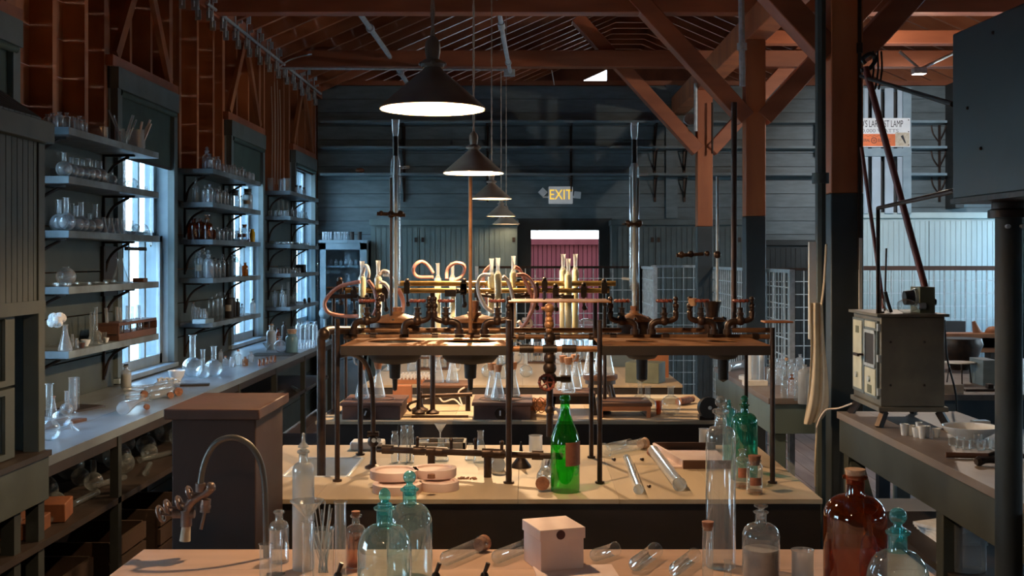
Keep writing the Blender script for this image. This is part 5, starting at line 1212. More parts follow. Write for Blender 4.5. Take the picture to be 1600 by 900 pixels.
for (px0, px1, pb, nn, lab) in ((650,700,578,6,'left'),(824,868,568,7,'centre'),(878,935,566,8,'right')):
    Y0 = YT(pb, BZ); x0 = (px0-CX)*Y0/F; x1 = (px1-CX)*Y0/F
    t = T('test_tube_rack', '%s wooden rack of test tubes on the far lab tables' % lab, 'rack', (x0, Y0, BZ))
    O('base', MB().box(0,0,0,x1-x0,.07,.012), BROWNW, t); O('top_rail', MB().box(0,0,.07,x1-x0,.07,.08), BROWNW, t)
    for xx in (0, x1-x0-.008): O('end_panel', MB().box(xx,0,.012,xx+.008,.07,.07), BROWNW, t)
    for q in range(nn): vessel('tube', (x0+.02+(x1-x0-.04)*q/(nn-1), Y0+.035, BZ+.013), .009, .13, MILKY, '%s tube from the left in the %s far rack' % (ORD[q], lab), 'test tubes in the far racks')
r4 = random.Random(9)
for k, (px, pb, kind, h, w_, m) in enumerate(sorted(((700,566,'bottle',40,14,CLEAR),(714,568,'bottle',36,16,MILKY),(602,580,'bottle',44,12,CLEAR),(742,566,'erl',34,22,MILKY),(790,568,'beaker',30,20,MILKY),(840,556,'bottle',36,14,DLBL),
        (860,556,'jar',30,16,MILKY),(930,562,'erl',40,24,CLEAR),(955,566,'beaker',34,14,CLEAR),(905,556,'dome',46,30,MILKY),(815,556,'cyl',56,8,CLEAR),(676,562,'flask',40,24,MILKY)), key=lambda q: q[0])):
    on(kind, px, pb, h, w_, m, '%s %s from the left in the mixed glassware crowding the far tables' % (ORD[k], NAMES[kind].replace('_',' ')), group='mixed glassware on the far tables')
boxon('sign_card', 890, 928, 552, 10, .004, POWD, 'white card tilted among the glassware by the doorway', 'card', rz=.1)
t = T('glass_dome', 'clear glass bell behind the right extractors', 'glass dome', ((918-CX)*8.1/F, 8.2, BZ))
O('dome', MB().lathe([(.10,0),(.10,.20),(.08,.25),(.03,.275),(0,.28)], 28), CLEAR, t)
t = T('globe_lamp', 'round grey globe on a stand at the far end of the window bench', 'globe', (-1.745, 9.9, BZ)); zc = W(0,489,9.9).z-BZ
O('stand', MB().lathe([(0,0),(.04,0),(.035,.02),(.012,.04),(.012,zc-.04),(0,zc-.04)], 16), PAINTB, t); O('globe', MB().ball((0,0,zc), .052, 22, 14), PAINTB, t)
# tall stand with dark sphere
# ---------------------------------------------------------------- pendant lamps
BULB = mat('hot_bulb', (1,.9,.75), .5, emit=(1,.72,.42), es=60)
LY = [3.07, 5.36, 8.13, 10.95, 11.95, .78]; LX = [-.254, -.253, -.257, -.256, -.226, -.25]; LZ = [2.049, 2.049, 2.075, 2.057, 2.013, 2.05]
LN = ['nearest and largest', 'second', 'third', 'fourth', 'farthest', 'unseen one above the viewer,']
sho = MB().lathe([(.140,0),(.142,.002),(.140,.006),(.026,.106),(.022,.112),(.022,.118),(0,.118)], 48).mesh('shade', SHADE)
shi = MB().lathe([(.138,.003),(.024,.103),(0,.104)], 48).mesh('shade_lining', SHADEI)
sock = MB().lathe([(0,.112),(.030,.112),(.033,.120),(.026,.130),(.017,.134),(.020,.150),(.021,.165),(.019,.180),(.012,.190),(.006,.196),(0,.196)], 24)
for a in (0, PI/2, PI, 3*PI/2): sock.ball((.030*math.cos(a+.1), .030*math.sin(a+.1), .121), .007, 8, 6)
sock = sock.mesh('lamp_socket', SHADE)
bulbm = MB().lathe([(0,.050),(.010,.052),(.018,.060),(.020,.072),(.015,.085),(.010,.10),(0,.10)], 20).mesh('bulb', BULB)
for k in range(6):
    t = T('pendant_lamp', '%s conical pendant lamp hanging on a twisted cord' % LN[k], 'lamp', (LX[k], LY[k], LZ[k]), 'row of pendant lamps')
    O('shade', sho, None, t); O('shade_lining', shi, None, t); O('socket', sock, None, t); O('bulb', bulbm, None, t)
    H = 4.55-LZ[k]; n = int(H/.012)
    for ph in (0, PI):
        O('cord', MB().tube([(.0030*math.cos(i*.55+ph), .0030*math.sin(i*.55+ph), .19+i*.0125) for i in range(int((H-.19)/.0125))], .0034, 4), CORD, t)
    ld = bpy.data.lights.new('lamp_light', 'POINT'); ld.energy = (25, 76, 10, 5, 1.0, 6)[k]; ld.color = (1, .66, .36); ld.shadow_soft_size = .02
    lo = bpy.data.objects.new('lamp_light', ld); COL.objects.link(lo); lo.parent = t; lo.location = (0,0,.040)

# ---------------------------------------------------------------- conduits, brackets, ceiling bits
def cond(label, pts, r, m=STEEL, cat='conduit', bands=True, n=8, name='conduit', sm=0):
    P0 = Vector(pts[0]); t = T(name, label, cat, P0)
    O('tube', MB().tube([Vector(p)-P0 for p in pts], r, n, sm), m, t)
    if bands:
        for i in range(len(pts)-1):
            q = (Vector(pts[i])*.4+Vector(pts[i+1])*.6)-P0
            d = (Vector(pts[i+1])-Vector(pts[i])).normalized()
            O('coupling', MB().rod(q-d*.025, q+d*.025, r*1.6, 10), m, t)
    return t
cond('pale blue conduit sloping over the left roof half', [W(540,-10,8.6), W(600,75,10.2), W(640,135,11.9)], .022)
cond('pale conduit hanging down right of the lamp cords', [W(775,-10,8.2), W(789,72,8.6), W(797,112,10.4)], .017)
cond('short pale conduit between the diagonal braces', [W(1024,30,10.9), W(1036,0,9.5)], .02, bands=False)
cond('grey conduit running along the left wall plate', [(XL+.07, 8.0, 3.43), (XL+.07, 12.4, 3.43)], .012, STEEL)
cond('thin conduit running under the second tie beam', [W(432,107,10.5), W(800,109,10.5)], .010, STEEL, bands=False)
cond('white cable curling from the plate up to the roof', [W(435,107,10.4), W(450,95,10.4), W(470,88,10.4), W(487,85,10.4)], .007, STEEL, bands=False, sm=4)
cond('long grey drain pipe on the left side of the nearest post', [(W(1282,0,5.55).x, 5.55, .0), (W(1282,0,5.55).x, 5.55, 3.4)], .026, PAINTL)
cond('dark pipe on the right side of the nearest post', [(W(1345,0,5.6).x, 5.62, 1.6), (W(1345,0,5.6).x, 5.62, 3.4)], .0095, IRON)
cond('grey conduit on the left face of the second post', [W(1158,-20,8.1), W(1160,135,8.1)], .022, STEEL)
cond('thin dark conduit on the left of the farthest post', [W(1087,130,10.6), W(1087,205,10.6)], .018, STEEL, bands=False)
cond('thin dark conduit on the right of the farthest post', [W(1113,160,10.6), W(1113,240,10.6)], .010, IRON, bands=False)
cond('wire hanging from the second tie beam', [W(862,110,10.5), W(866,133,10.5)], .004, STEEL, bands=False)
thing('round_box', MB().rod((0,0,0),(0,-.05,0), .055, 24), STEEL, 'round pale electrical box left of the farthest post', 'box', W(1077,187,10.9))
thing('conduit_box', MB().box(-.05,-.03,-.03,.05,.03,.03), STEEL, 'pale electrical box at the foot of the hanging conduit', 'box', W(796,114,10.45))
thing('square_plate', MB().box(-.09,-.01,-.10,.09,.0,.08), PAINT, 'square grey plate high on the back wall', 'plate', W(1035,148,12.55))
bm_ = MB(); bm_.box(-.004,-.012,-.02,.004,.012,.12).box(.0,-.012,.10,.03,.012,.16).box(-.004,-.03,-.08,.004,.020,-.01).box(-.02,-.008,-.10,.02,.0,-.03)
bm_ = bm_.mesh('strap', STEEL)
for k in range(15):
    y = 7.0+.36*k
    t = T('joist_strap', '%s of the metal straps from the near end along the left wall plate' % ORD[k], 'strap', (XL+.065, y, ZP+.02), 'metal straps along the plate'); O('strap', bm_, None, t)
    O('strap', bm_, None, t, (0, .09, -.05))

# ---------------------------------------------------------------- back wall furniture
def beadcab(px0, px1, pytop, Y, label, m, dep=.35, pitch=.055, doors=2, knob=True):
    x0, x1 = W(px0,0,Y).x, W(px1,0,Y).x; zt = W(0,pytop,Y).z
    t = T('beadboard_cabinet', label, 'cabinet', (x0, Y, 0)); w_ = x1-x0
    O('case', MB().box(0,.02,0,w_,dep,zt-.02), m, t)
    O('cornice', MB().box(-.01,-.03,zt-.06,w_+.01,dep,zt), m, t, bevel=.005)
    n = max(1, doors); dw = w_/n
    for k in range(n):
        b = MB(); x = k*dw+.006
        while x < (k+1)*dw-.008:
            e = min(x+pitch-.006, (k+1)*dw-.006); b.box(x,0,.10,e,.02,zt-.09); b.box(x,.008,.10,e+.007,.02,zt-.09); x += pitch
        d = O('door', b, m, t)
        if knob: O('latch', MB().box((k+(.93 if k%2==0 else .07))*dw-.015,-.012,zt-.24,(k+(.93 if k%2==0 else .07))*dw+.015,0,zt-.19), IRON, d)
    return t
beadcab(579, 808, 343, 12.2, 'long beadboard cabinet left of the doorway', BEAD, doors=3)
beadcab(956, 1160, 343, 12.2, 'dark beadboard cabinet right of the doorway', mat('dark_beadboard', (.085,.11,.11), .55, c2=(.06,.08,.08)), doors=3)
beadcab(1338, 1565, 332, 12.0, 'bright pale beadboard cabinet at the back right', BEADL, doors=2, knob=False)
beadcab(1195, 1290, 375, 12.3, 'dark cupboard between the second and nearest posts', PAINTD, dep=.25, doors=2, knob=False)
x0, x1 = W(500,0,12.1).x, W(573,0,12.1).x; zt = W(0,375,12.1).z
t = T('glass_front_cabinet', 'pale blue glass-front cabinet in the back left corner', 'cabinet', (x0, 12.1, 0)); w_ = x1-x0
O('case', MB().box(0,.02,0,.03,.45,zt).box(w_-.03,.02,0,w_,.45,zt).box(0,.43,0,w_,.45,zt).box(-.01,-.01,zt-.03,w_+.01,.45,zt), PAINTB, t)
O('door_frame', MB().box(0,0,.6,.06,.02,zt-.03).box(w_-.07,0,.6,w_,.02,zt-.03).box(0,0,zt-.10,w_,.02,zt-.03).box(0,0,.6,w_,.02,.7), PAINTB, t)
O('door_pane', MB().box(.06,.008,.7,w_-.07,.011,zt-.10), PANE, t)
for z in (W(0,415,12.1).z, W(0,470,12.1).z, .95): O('inner_shelf', MB().box(.03,.03,z-.02,w_-.03,.43,z), PAINTB, t)
O('lower_door', MB().box(0,0,.05,w_,.02,.59), PAINTB, t)
for k in range(7): vessel('bottle', (x0+.10+.052*k, 12.2, W(0,415,12.1).z), .018, .075, MILKY, '%s little bottle on the upper shelf inside the glass-front cabinet' % ORD[k], 'bottles in the glass-front cabinet')
for k, px in enumerate((507,515,525,532,540,550,562)): vessel('beaker', (W(px,0,12.25).x, 12.25, zt), .024, .085, MILKY if k < 5 else DLBL, '%s tumbler from the left on top of the glass-front cabinet' % ORD[k], 'tumblers on the glass-front cabinet')
# clay object on the lowest long shelf
thing('clay_lump', MB().ball((0,0,.03), .05, 14, 8, .6), BRICKM, 'small brown lump on the lowest long back wall shelf', 'lump', (W(562,0,12.4).x, 12.42, SH[2]))
# exit sign
t = T('exit_sign', 'lit exit sign with two emergency lamp heads over the doorway', 'sign', W(876,305,12.55)); hw, hh = .132, .094
O('housing', MB().box(-hw,-.03,-hh,hw,.03,hh), mat('sign_housing', (.42,.45,.46), .4, emit=(.8,.85,.9), es=.12), t, bevel=.01)
def text(s, size, mt, parent, loc, rot=(PI/2,0,0), ext=.002, align='CENTER', sx=1.0, name='lettering'):
    c_ = bpy.data.curves.new('text', 'FONT'); c_.body = s; c_.size = size; c_.align_x = align; c_.align_y = 'CENTER'; c_.extrude = ext
    o = bpy.data.objects.new('text', c_); COL.objects.link(o); bpy.context.view_layer.update()
    me = bpy.data.meshes.new_from_object(o.evaluated_get(bpy.context.evaluated_depsgraph_get())); bpy.data.objects.remove(o)
    me.materials.clear(); me.materials.append(mt)
    q = bpy.data.objects.new(name, me); COL.objects.link(q); q.location = loc; q.rotation_euler = rot; q.scale = (sx,1,1); q.parent = parent; return q
q = text('EXIT', .155, mat('exit_yellow', (.95,.62,.05), .5, emit=(1,.60,.06), es=.55), t, (0,-.033,-.0), sx=.80, ext=.002)
q.data.transform(Matrix.Identity(4))
for sx, px in ((-1,848),(1,902)):
    bx = (px-876)*12.55/F
    o = O('emergency_head', MB().cb((0,0,0), (.075,.06,.075), (0, PI/4 if sx < 0 else .1, 0)), WHITE, t, (bx,-.02,.03 if sx<0 else .0), bevel=.006)
    O('head_arm', MB().rod((sx*hw,0,-.02),(bx,-.01,-.02), .01, 8), WHITE, t)
# slatted crate with the lamp sign
yc_ = 11.9; x0, x1 = W(1338,0,yc_).x, W(1424,0,yc_).x; za, zb_ = W(0,333,yc_).z, W(0,137,yc_).z
t = T('slatted_crate', 'tall pale slatted crate hanging above the bright cabinet', 'crate', (x0, yc_, za)); w_, h_ = x1-x0, zb_-za
O('crate_back', MB().box(0,.30,0,w_,.32,h_), DLBL, t)
for xx in (0, w_-.085): O('stile', MB().box(xx,.0,0,xx+.085,.05,h_), TEALL if False else PAINTB, t)
for k in range(4):
    xx = .02+k*.132; O('slat', MB().box(xx+.02,.03,0,xx+.11,.045,h_), mat('slat_paint', (.42,.52,.60), .4, c2=(.34,.43,.50), scale=3), t)
zr = W(0,238,yc_).z-za; O('cross_rail', MB().box(0,-.004,zr-.04,w_,.05,zr+.04), PAINTB, t)
ts = T('lamp_sign', 'white and orange enamel sign about the largest lamp on the slatted crate', 'sign', (x1-.02, yc_-.02, W(0,230,yc_).z)); WS = .86; HS = (230-185)*yc_/F
O('board', MB().box(-WS,-.006,0,0,.006,HS), WHITE, ts)
O('orange_band', MB().box(-WS+.004,-.008,.008,-.15,-.005,HS*.45), mat('sign_orange', (.85,.20,.06), .5), ts)
INK = mat('sign_ink', (.03,.03,.035), .6)
text("WORLD'S LARGEST LAMP", .100, INK, ts, (-.075,-.0085,HS*.79), align='RIGHT', sx=.52, ext=.0008)
text("50,000 WATTS", .050, mat('sign_grey', (.25,.25,.27), .6), ts, (-.12,-.0085,HS*.555), align='RIGHT', sx=1.3, ext=.0008)
text("GENERAL", .042, INK, ts, (-.415,-.0095,HS*.225), align='RIGHT', sx=.72, ext=.0008)
text("ELECTRIC", .042, INK, ts, (-.335,-.0095,HS*.225), align='LEFT', sx=.72, ext=.0008)
O('faded_script', MB().tube([(-.47+.012*k,-.0090,HS*.38+.006*math.sin(k*1.7)) for k in range(16)], .0012, 5, 3), INK, ts)
text("GE", .030, INK, ts, (-.375,-.0098,HS*.225), sx=.9, ext=.0006)
O('emblem_ring', MB().ring((-.375,-.0092,HS*.225), .028, .003, 24, 6, Matrix.Rotation(0,3,'X')) if False else MB().ring((0,0,0), .028, .003, 24, 6, Matrix.Rotation(PI/2,3,'X')), INK, ts, (-.375,-.0092,HS*.225))
O('drawing_panel', MB().box(-.155,-.0085,.008,-.008,-.005,HS*.50), LBL, ts)
O('printed_lamp', MB().prism([(-.10,.11),(-.075,.125),(-.045,.04),(-.055,.035)], .001, (0,-.0098,0)), INK, ts)
for q_ in ((-.018,HS-.02),(-.018,HS*.53),(-.018,.02)): O('rivet', MB().rod((q_[0],-.006,q_[1]),(q_[0],-.010,q_[1]), .006, 8), IRON, ts)
# building across the yard seen through the doorway, ground outside
thing('red_outbuilding', MB(), None, '', '').name if False else None
t = T('red_outbuilding', 'red sided building seen through the open doorway', 'building', (1.2, 27, 0)); zt = W(0,373,27).z
sb = MB(); x = -4
while x < 5: sb.box(x,0,0,x+.085,.03,zt-.14).box(x,.02,0,x+.10,.05,zt-.14); x += .105
O('siding', sb, TRANS, t, kind='stuff'); O('eave', MB().box(-4,-.1,zt-.14,5,.1,zt), TRANS, t); O('wall_core', MB().box(-4,.05,0,5,3,zt-.1), TRANS, t)
O('brick_pier', MB().box(.9,-.6,0,1.6,-.2,W(0,425,26.6).z), PAPER, t)
thing('yard_ground', MB().box(-40,-40,-.30,60,60,-.12), SAND, 'bare sandy ground outside the building', 'ground', (0,0,0))['kind'] = 'structure'

# ---------------------------------------------------------------- wire fence
def fpanel(x0, y0, x1, y1, z0, z1, label, pw=.1, rail=STEEL, rr_=.012):
    t = T('wire_fence_panel', label, 'fence', (x0, y0, 0), 'wire fence panels'); d = Vector((x1-x0, y1-y0, 0)); Ln = d.length; u = d/Ln
    wm_ = MB(); n = int(Ln/pw)
    def bar(a, b, r): wm_.beam(a, b, r*2, r*2, up=(0,0,1) if abs((b-a).normalized().z) < .5 else (0,1,0))
    for k in range(1, n+1):
        p = u*(k*Ln/(n+1)); bar(p+Vector((0,0,z0)), p+Vector((0,0,z1)), .0042)
    z = z1-pw*1.1
    while z > z0: bar(Vector((0,0,z)), d+Vector((0,0,z)), .0036); z -= pw*1.15
    O('wire_mesh', wm_, WIRE, t, kind='stuff')
    for zz in (z0, z1): O('rail', MB().beam(Vector((0,0,zz)), d+Vector((0,0,zz)), rr_*2, rr_*2), rail, t)
    for p in (Vector((0,0,0)), d): O('fence_post', MB().beam(p, p+Vector((0,0,z1+.01)), .035, .035, up=(0,1,0)), STEEL, t)
    return t
fpanel(W(745,0,11.4).x, 11.4, W(1003,0,11.4).x, 11.4, .12, 1.57, 'wire fence panel in front of the doorway', rail=IRON)
fpanel(W(1020,0,11.2).x, 11.2, W(1100,0,11.2).x, 11.2, .12, 1.58, 'bright framed wire gate panel behind the condensers', rail=STEEL)
fpanel(W(1003,0,11.4).x, 11.4, W(1020,0,10.2).x+.01, 10.1, .12, 1.57, 'side wire panel turning toward the viewer left of the gate')
fpanel(1.72, 11.1, 1.74, 7.6, .12, 1.57, 'long wire fence panel running toward the viewer right of the tables')
fpanel(W(1193,0,10.3).x, 10.3, W(1335,0,10.3).x, 10.3, .12, 1.56, 'dark backed wire panel between the second and nearest posts', rail=IRON)
fpanel(W(1343,0,10.3).x, 10.3, W(1558,0,10.3).x, 10.3, .12, 1.57, 'wire panel with brown top rail before the bright cabinet', rail=BROWNW, rr_=.02)

# ---------------------------------------------------------------- right-hand benches
def side_bench(name_lab, x0, x1, y0, y1, ap_m, nb=4, shelf=None):
    t = board_top('side_bench', name_lab, x0, x1, y0, y1, BZ, .03, RTOP, nb); hx, hy = (x1-x0)/2, (y1-y0)/2
    O('long_apron', MB().box(-hx+.01,-hy+.01,.77,-hx+.035,hy-.01,.92), ap_m, t); O('long_apron', MB().box(hx-.035,-hy+.01,.77,hx-.01,hy-.01,.92), ap_m, t)
    O('end_apron', MB().box(-hx+.035,-hy+.01,.77,hx-.035,-hy+.035,.92), ap_m, t); O('end_apron', MB().box(-hx+.035,hy-.035,.77,hx-.035,hy-.01,.92), ap_m, t)
    k = 0; yy = -hy+.06
    while yy < hy:
        for sx in (-1, 1): O('leg', MB().box(sx*(hx-.06)-.035,yy-.035,0,sx*(hx-.06)+.035,yy+.035,.77), ap_m, t, bevel=.004)
        yy += (2*hy-.12)/max(1, round((2*hy-.12)/1.1))
    if shelf: O('under_shelf', MB().box(-hx+.04,-hy+.05,shelf-.025,hx-.04,hy-.05,shelf), DARKW, t)
    O('end_brace', MB().beam((-hx+.06, hy-.1, .72), (-hx+.06, hy-.75, .15), .05, .06, up=(1,0,0)), ap_m, t)
    return t
DG = mat('green_black_paint', (.050,.058,.050), .55, c2=(.036,.042,.037), scale=5, bump=.08)
side_bench('long right-hand bench under the metal oven', 1.42, 1.97, 1.6, 5.30, DG, shelf=.56)
side_bench('second right-hand bench crowded with pale bottles', 1.21, 1.96, 5.80, 7.50, BEAD)
side_bench('far right table with blue front carrying machine parts', 2.12, 3.5, 5.95, 8.2, mat('blue_front', (.06,.09,.12), .5), nb=6)
# oven
ov = T('metal_oven', 'tall grey sheet metal oven with cream doors on splayed legs', 'oven', (1.47, 4.80, BZ), rz=-.02)
wv, dv, hv, z0 = .265, .43, .375, .085
O('case', MB().box(0,0,z0,wv,dv,z0+hv), GREYM, ov, bevel=.004)
O('top_plate', MB().box(-.02,-.015,z0+hv,wv+.015,dv+.015,z0+hv+.012), GREYM, ov, bevel=.002)
O('base_plate', MB().box(-.012,-.012,z0-.02,wv+.012,dv+.012,z0), GREYM, ov, bevel=.002)
for (a_, b_, sx, sy) in ((0,0,-1,-1),(wv,0,1,-1),(0,dv,-1,1),(wv,dv,1,1)):
    O('leg', MB().beam((a_-sx*.02,b_-sy*.015,z0-.02),(a_+sx*.012,b_+sy*.01,0), .022, .03), IRON, ov)
CF = mat('oven_door_frame', (.17,.21,.22), .45, .3)
d1 = O('door', MB().box(-.010,.02,z0+.03,0,.215,z0+hv-.02), CF, ov); d2 = O('door', MB().box(-.010,.225,z0+.03,0,.41,z0+hv-.02), CF, ov)
O('cream_panel', MB().box(-.014,.035,z0+.04,-.008,.20,z0+.15), CREAM, d1); O('cream_panel', MB().box(-.014,.035,z0+.325,-.008,.20,z0+.35), CREAM, d1)
O('glass_window', MB().box(-.013,.045,z0+.17,-.009,.19,z0+.30), DLBL, d1); O('window_frame', MB().box(-.017,.035,z0+.158,-.009,.20,z0+.170).box(-.017,.035,z0+.30,-.009,.20,z0+.314).box(-.017,.035,z0+.158,-.009,.047,z0+.314).box(-.017,.188,z0+.158,-.009,.20,z0+.314), STEEL, d1)
O('cream_panel', MB().box(-.014,.245,z0+.045,-.008,.385,z0+.345), CREAM, d2); O('name_plate', MB().box(-.016,.29,z0+.29,-.013,.34,z0+.32), GREENB, d2); O('name_plate', MB().box(-.016,.09,z0+.045,-.013,.15,z0+.08), GREENB, d1)
for d_, yy in ((d1,.12),(d2,.32)): O('vent_knob', MB().rod((-.013,yy,z0+.105),(-.022,yy,z0+.105), .013, 14), STEEL, d_)
for d_, yy in ((d1,.205),(d2,.235)): O('latch', MB().rod((-.012,yy,z0+.20),(-.04,yy+.01,z0+.20), .004, 6).cb((-.042,yy+.01,z0+.20),(.01,.045,.012)), IRON, d_)
for zz in (.06,.20,.33): O('hinge', MB().box(-.012,.0,z0+zz-.015,-.0,.018,z0+zz+.015), STEEL, ov)
b = MB()
for (x_, z_) in ((.04,.09),(.18,.09),(.04,.27),(.18,.27)): b.ball((x_,-.002,z0+z_), .005, 6, 5)
O('rivet', b, IRON, ov)
ztop = BZ+z0+hv+.012
t = T('projector_box', 'small olive box with black knob and dark lens on top of the oven', 'device', (1.66, 4.90, ztop))
O('case', MB().box(-.0,-.02,0,.065,.10,.11), GREENB, t, bevel=.002); O('lens', MB().rod((0,.03,.065),(-.05,.03,.062), .034, 20, .030), BLACK, t); O('lens_ring', MB().rod((.0,.03,.065),(-.012,.03,.065), .038, 24), STEEL, t)
O('knob', MB().rod((.065,.03,.045),(.085,.03,.045), .014, 12), BLACK, t)
t = T('glass_bulb', 'clear glass bulb with metal cap lying on the oven top', 'bulb', (1.605, 4.87, ztop+.030))
O('bulb', MB().lathe([(0,-.045),(.018,-.04),(.030,-.018),(.030,.005),(.02,.03),(.012,.045)], 20, (0,0,0), Matrix.Rotation(PI/2,3,'Y')), CLEAR, t); O('cap', MB().rod((.045,0,0),(.075,0,0), .014, 14), STEEL, t)
t = T('spring_clamp_foot', 'black clamp foot with bright wire standing on the oven top', 'clamp', (1.50, 4.9, ztop))
O('foot', MB().box(-.012,-.012,0,.012,.012,.006).rod((0,0,0),(0,0,.10),.004).tube([(.02,0,.09),(.03,0,.05),(.045,0,.003)], .008, 8, 3), IRON, t); O('wire', MB().tube([(.005,-.01,.06),(.014,-.01,.03),(.03,-.01,.005)], .002, 6, 3), STEEL, t)
def pole(lab, a, b, r, m, nmx='wooden_pole'):
    return thing(nmx, MB().rod((0,0,0), Vector(b)-Vector(a), r, 10), m, lab, 'pole', a)
RP = mat('red_pole', (.20,.045,.03), .45, c2=(.13,.03,.022), bump=.1)
pole('thin red pole leaning onto the oven from the upper left', W(1381,482,4.93), W(1346,230,5.05), .0085, RP)
pole('thick red-brown pole leaning from the wire bundle to the device box', W(1449,462,4.97), W(1352,105,5.2), .0150, RP)
pole('dark bar slanting right from the nearest post to the black tank', W(1345,119,5.45), W(1489,163,3.35), .008, PAINTD, 'iron_bar')
cond('grey swing pipe from the black tank down to the oven', [W(1492,298,3.40), W(1372,325,4.85), W(1372,492,4.85)], .0085, PIPE, 'pipe', bands=False, name='swing_pipe')
pole('short thin black rod standing behind the oven', W(1382,498,5.1), W(1385,388,5.1), .0045, IRON, 'iron_rod')
t = T('cable_bundle', 'black cable bundle hanging beside the nearest post top', 'cable', W(1350,95,5.2)); q0 = W(1350,95,5.2)
O('cable', MB().tube([W(a_,b_,5.2)-q0 for a_, b_ in ((1345,110),(1360,106),(1368,92),(1360,84),(1348,92),(1352,100))], .010, 8, 4), BLACK, t)
for px in (1365, 1372, 1378): O('cable', MB().tube([W(px-1,80,5.2)-q0, W(px,110,5.2)-q0, W(px-5,140,5.2)-q0], .0045, 6, 3), BLACK, t)
cond('thin bracket rods of the hanging white fitting', [W(1405,80,8.6), W(1438,108,8.6), W(1492,82,8.6)], .012, STEEL, 'rod', bands=False, name='bracket_rod')
ld = bpy.data.lights.new('fitting_light', 'POINT'); ld.energy = 48; ld.color = (1, .82, .66); ld.shadow_soft_size = .03
lo = bpy.data.objects.new('fitting_light', ld); COL.objects.link(lo); lo.location = W(1436,120,8.6)
ld = bpy.data.lights.new('fitting_spot', 'SPOT'); ld.energy = 170; ld.color = (.95, .95, 1); ld.spot_size = math.radians(48); ld.spot_blend = .8; ld.shadow_soft_size = .04
lo = bpy.data.objects.new('fitting_spot', ld); COL.objects.link(lo); lo.location = W(1436,122,8.6); lo.rotation_euler = (Vector((3.9,11.9,2.5))-lo.location).to_track_quat('-Z','Y').to_euler()
thing('ceiling_fitting', MB().box(-.05,-.04,-.03,.05,.04,.02), STEEL, 'small white fitting hanging right of the cable bundle', 'fitting', W(1436,110,8.6), bevel=.008)
# tank on its column
t = T('black_tank', 'big black steel tank on a column at the right edge', 'tank', (1.215, 3.30, HZ), rz=math.radians(4))
tm = mat('tank_steel', (.016,.021,.024), .42, .2, c2=(.030,.040,.043), scale=3, bump=.05, contrast=(.5,.75))
O('body', MB().box(0,-.62,.17,.6,0,.645), tm, t, bevel=.006); O('bottom_rim', MB().box(-.004,-.62,.158,.6,.006,.172), IRON, t)
O('rivet', MB().ball((-.001,-.25,.60), .005).ball((-.001,-.10,.42), .005).ball((-.001,-.18,.30), .005), IRON, t)
t = T('iron_column', 'thick dark iron column with flange carrying the black tank', 'column', (W(1576,0,3.2).x, 3.2, 0))
O('shaft', MB().rod((0,0,0),(0,0,1.79), .036, 24), PAINTD, t); O('flange', MB().lathe([(0,1.765),(.055,1.765),(.055,1.785),(.045,1.79),(.045,1.807),(0,1.807)], 24), IRON, t)
O('bolt', MB().rod((-.02,-.05,1.74),(-.02,-.036,1.74), .006, 8).rod((.02,-.05,1.74),(.02,-.036,1.74), .006, 8), STEEL, t)
# apron, boards by the post
t = T('canvas_apron', 'long cream canvas apron hanging at the nearest post', 'apron', W(1278,472,5.35)); q0 = W(1278,472,5.35)
secs = [(472,1265,1285),(500,1265,1286),(540,1267,1288),(580,1265,1293),(620,1263,1295),(645,1259,1294),(664,1256,1278)]
vs = []; fs = []; n = 14
for yy, xl, xr in secs:
    for k in range(n+1):
        p = W(xl+(xr-xl)*k/n, yy+(0 if k<n*.6 else -3 if yy>655 else 0), 5.35)-q0; p.y += .007*math.sin(k*.8+yy*.012)+.004*math.sin(k*1.7+yy*.03); vs.append(p)
for r_ in range(len(secs)-1):
    for k in range(n): i = r_*(n+1)+k; fs.append((i,i+1,i+n+2,i+n+1))
o = O('cloth', MB().add(vs, fs), CLOTH, t); sm = o.modifiers.new('thick', 'SOLIDIFY'); sm.thickness = .004; sm = o.modifiers.new('sub', 'SUBSURF'); sm.levels = sm.render_levels = 2
O('neck_strap', MB().tube([W(1284,474,5.35)-q0, W(1288,440,5.4)-q0, W(1291,382,5.45)-q0], .006, 6, 3), CLOTH, t)
O('waist_strap', MB().tube([W(1276,660,5.35)-q0, W(1276,680,5.35)-q0, W(1274,720,5.35)-q0, W(1274,760,5.35)-q0], .005, 6, 3), CLOTH, t)
thing('white_board', MB().box(-.017,-.01,0,.017,.01,W(0,378,5.5).z-W(0,530,5.5).z), WHITE, 'narrow white board upright left of the drain pipe', 'board', W(1269,530,5.5), bevel=.001)
thing('white_board', MB().box(-.008,-.01,0,.008,.01,.40), WHITE, 'narrow pale strip fixed on the right of the nearest post', 'board', W(1344,500,5.62), bevel=.001)
cond('pale cord snaking from the oven to the apron hem', [W(1332,630,5.2), W(1310,638,5.3), W(1292,640,5.33), W(1282,652,5.33), W(1276,668,5.33)], .004, RUBW, 'cord', bands=False, name='cord', sm=4)
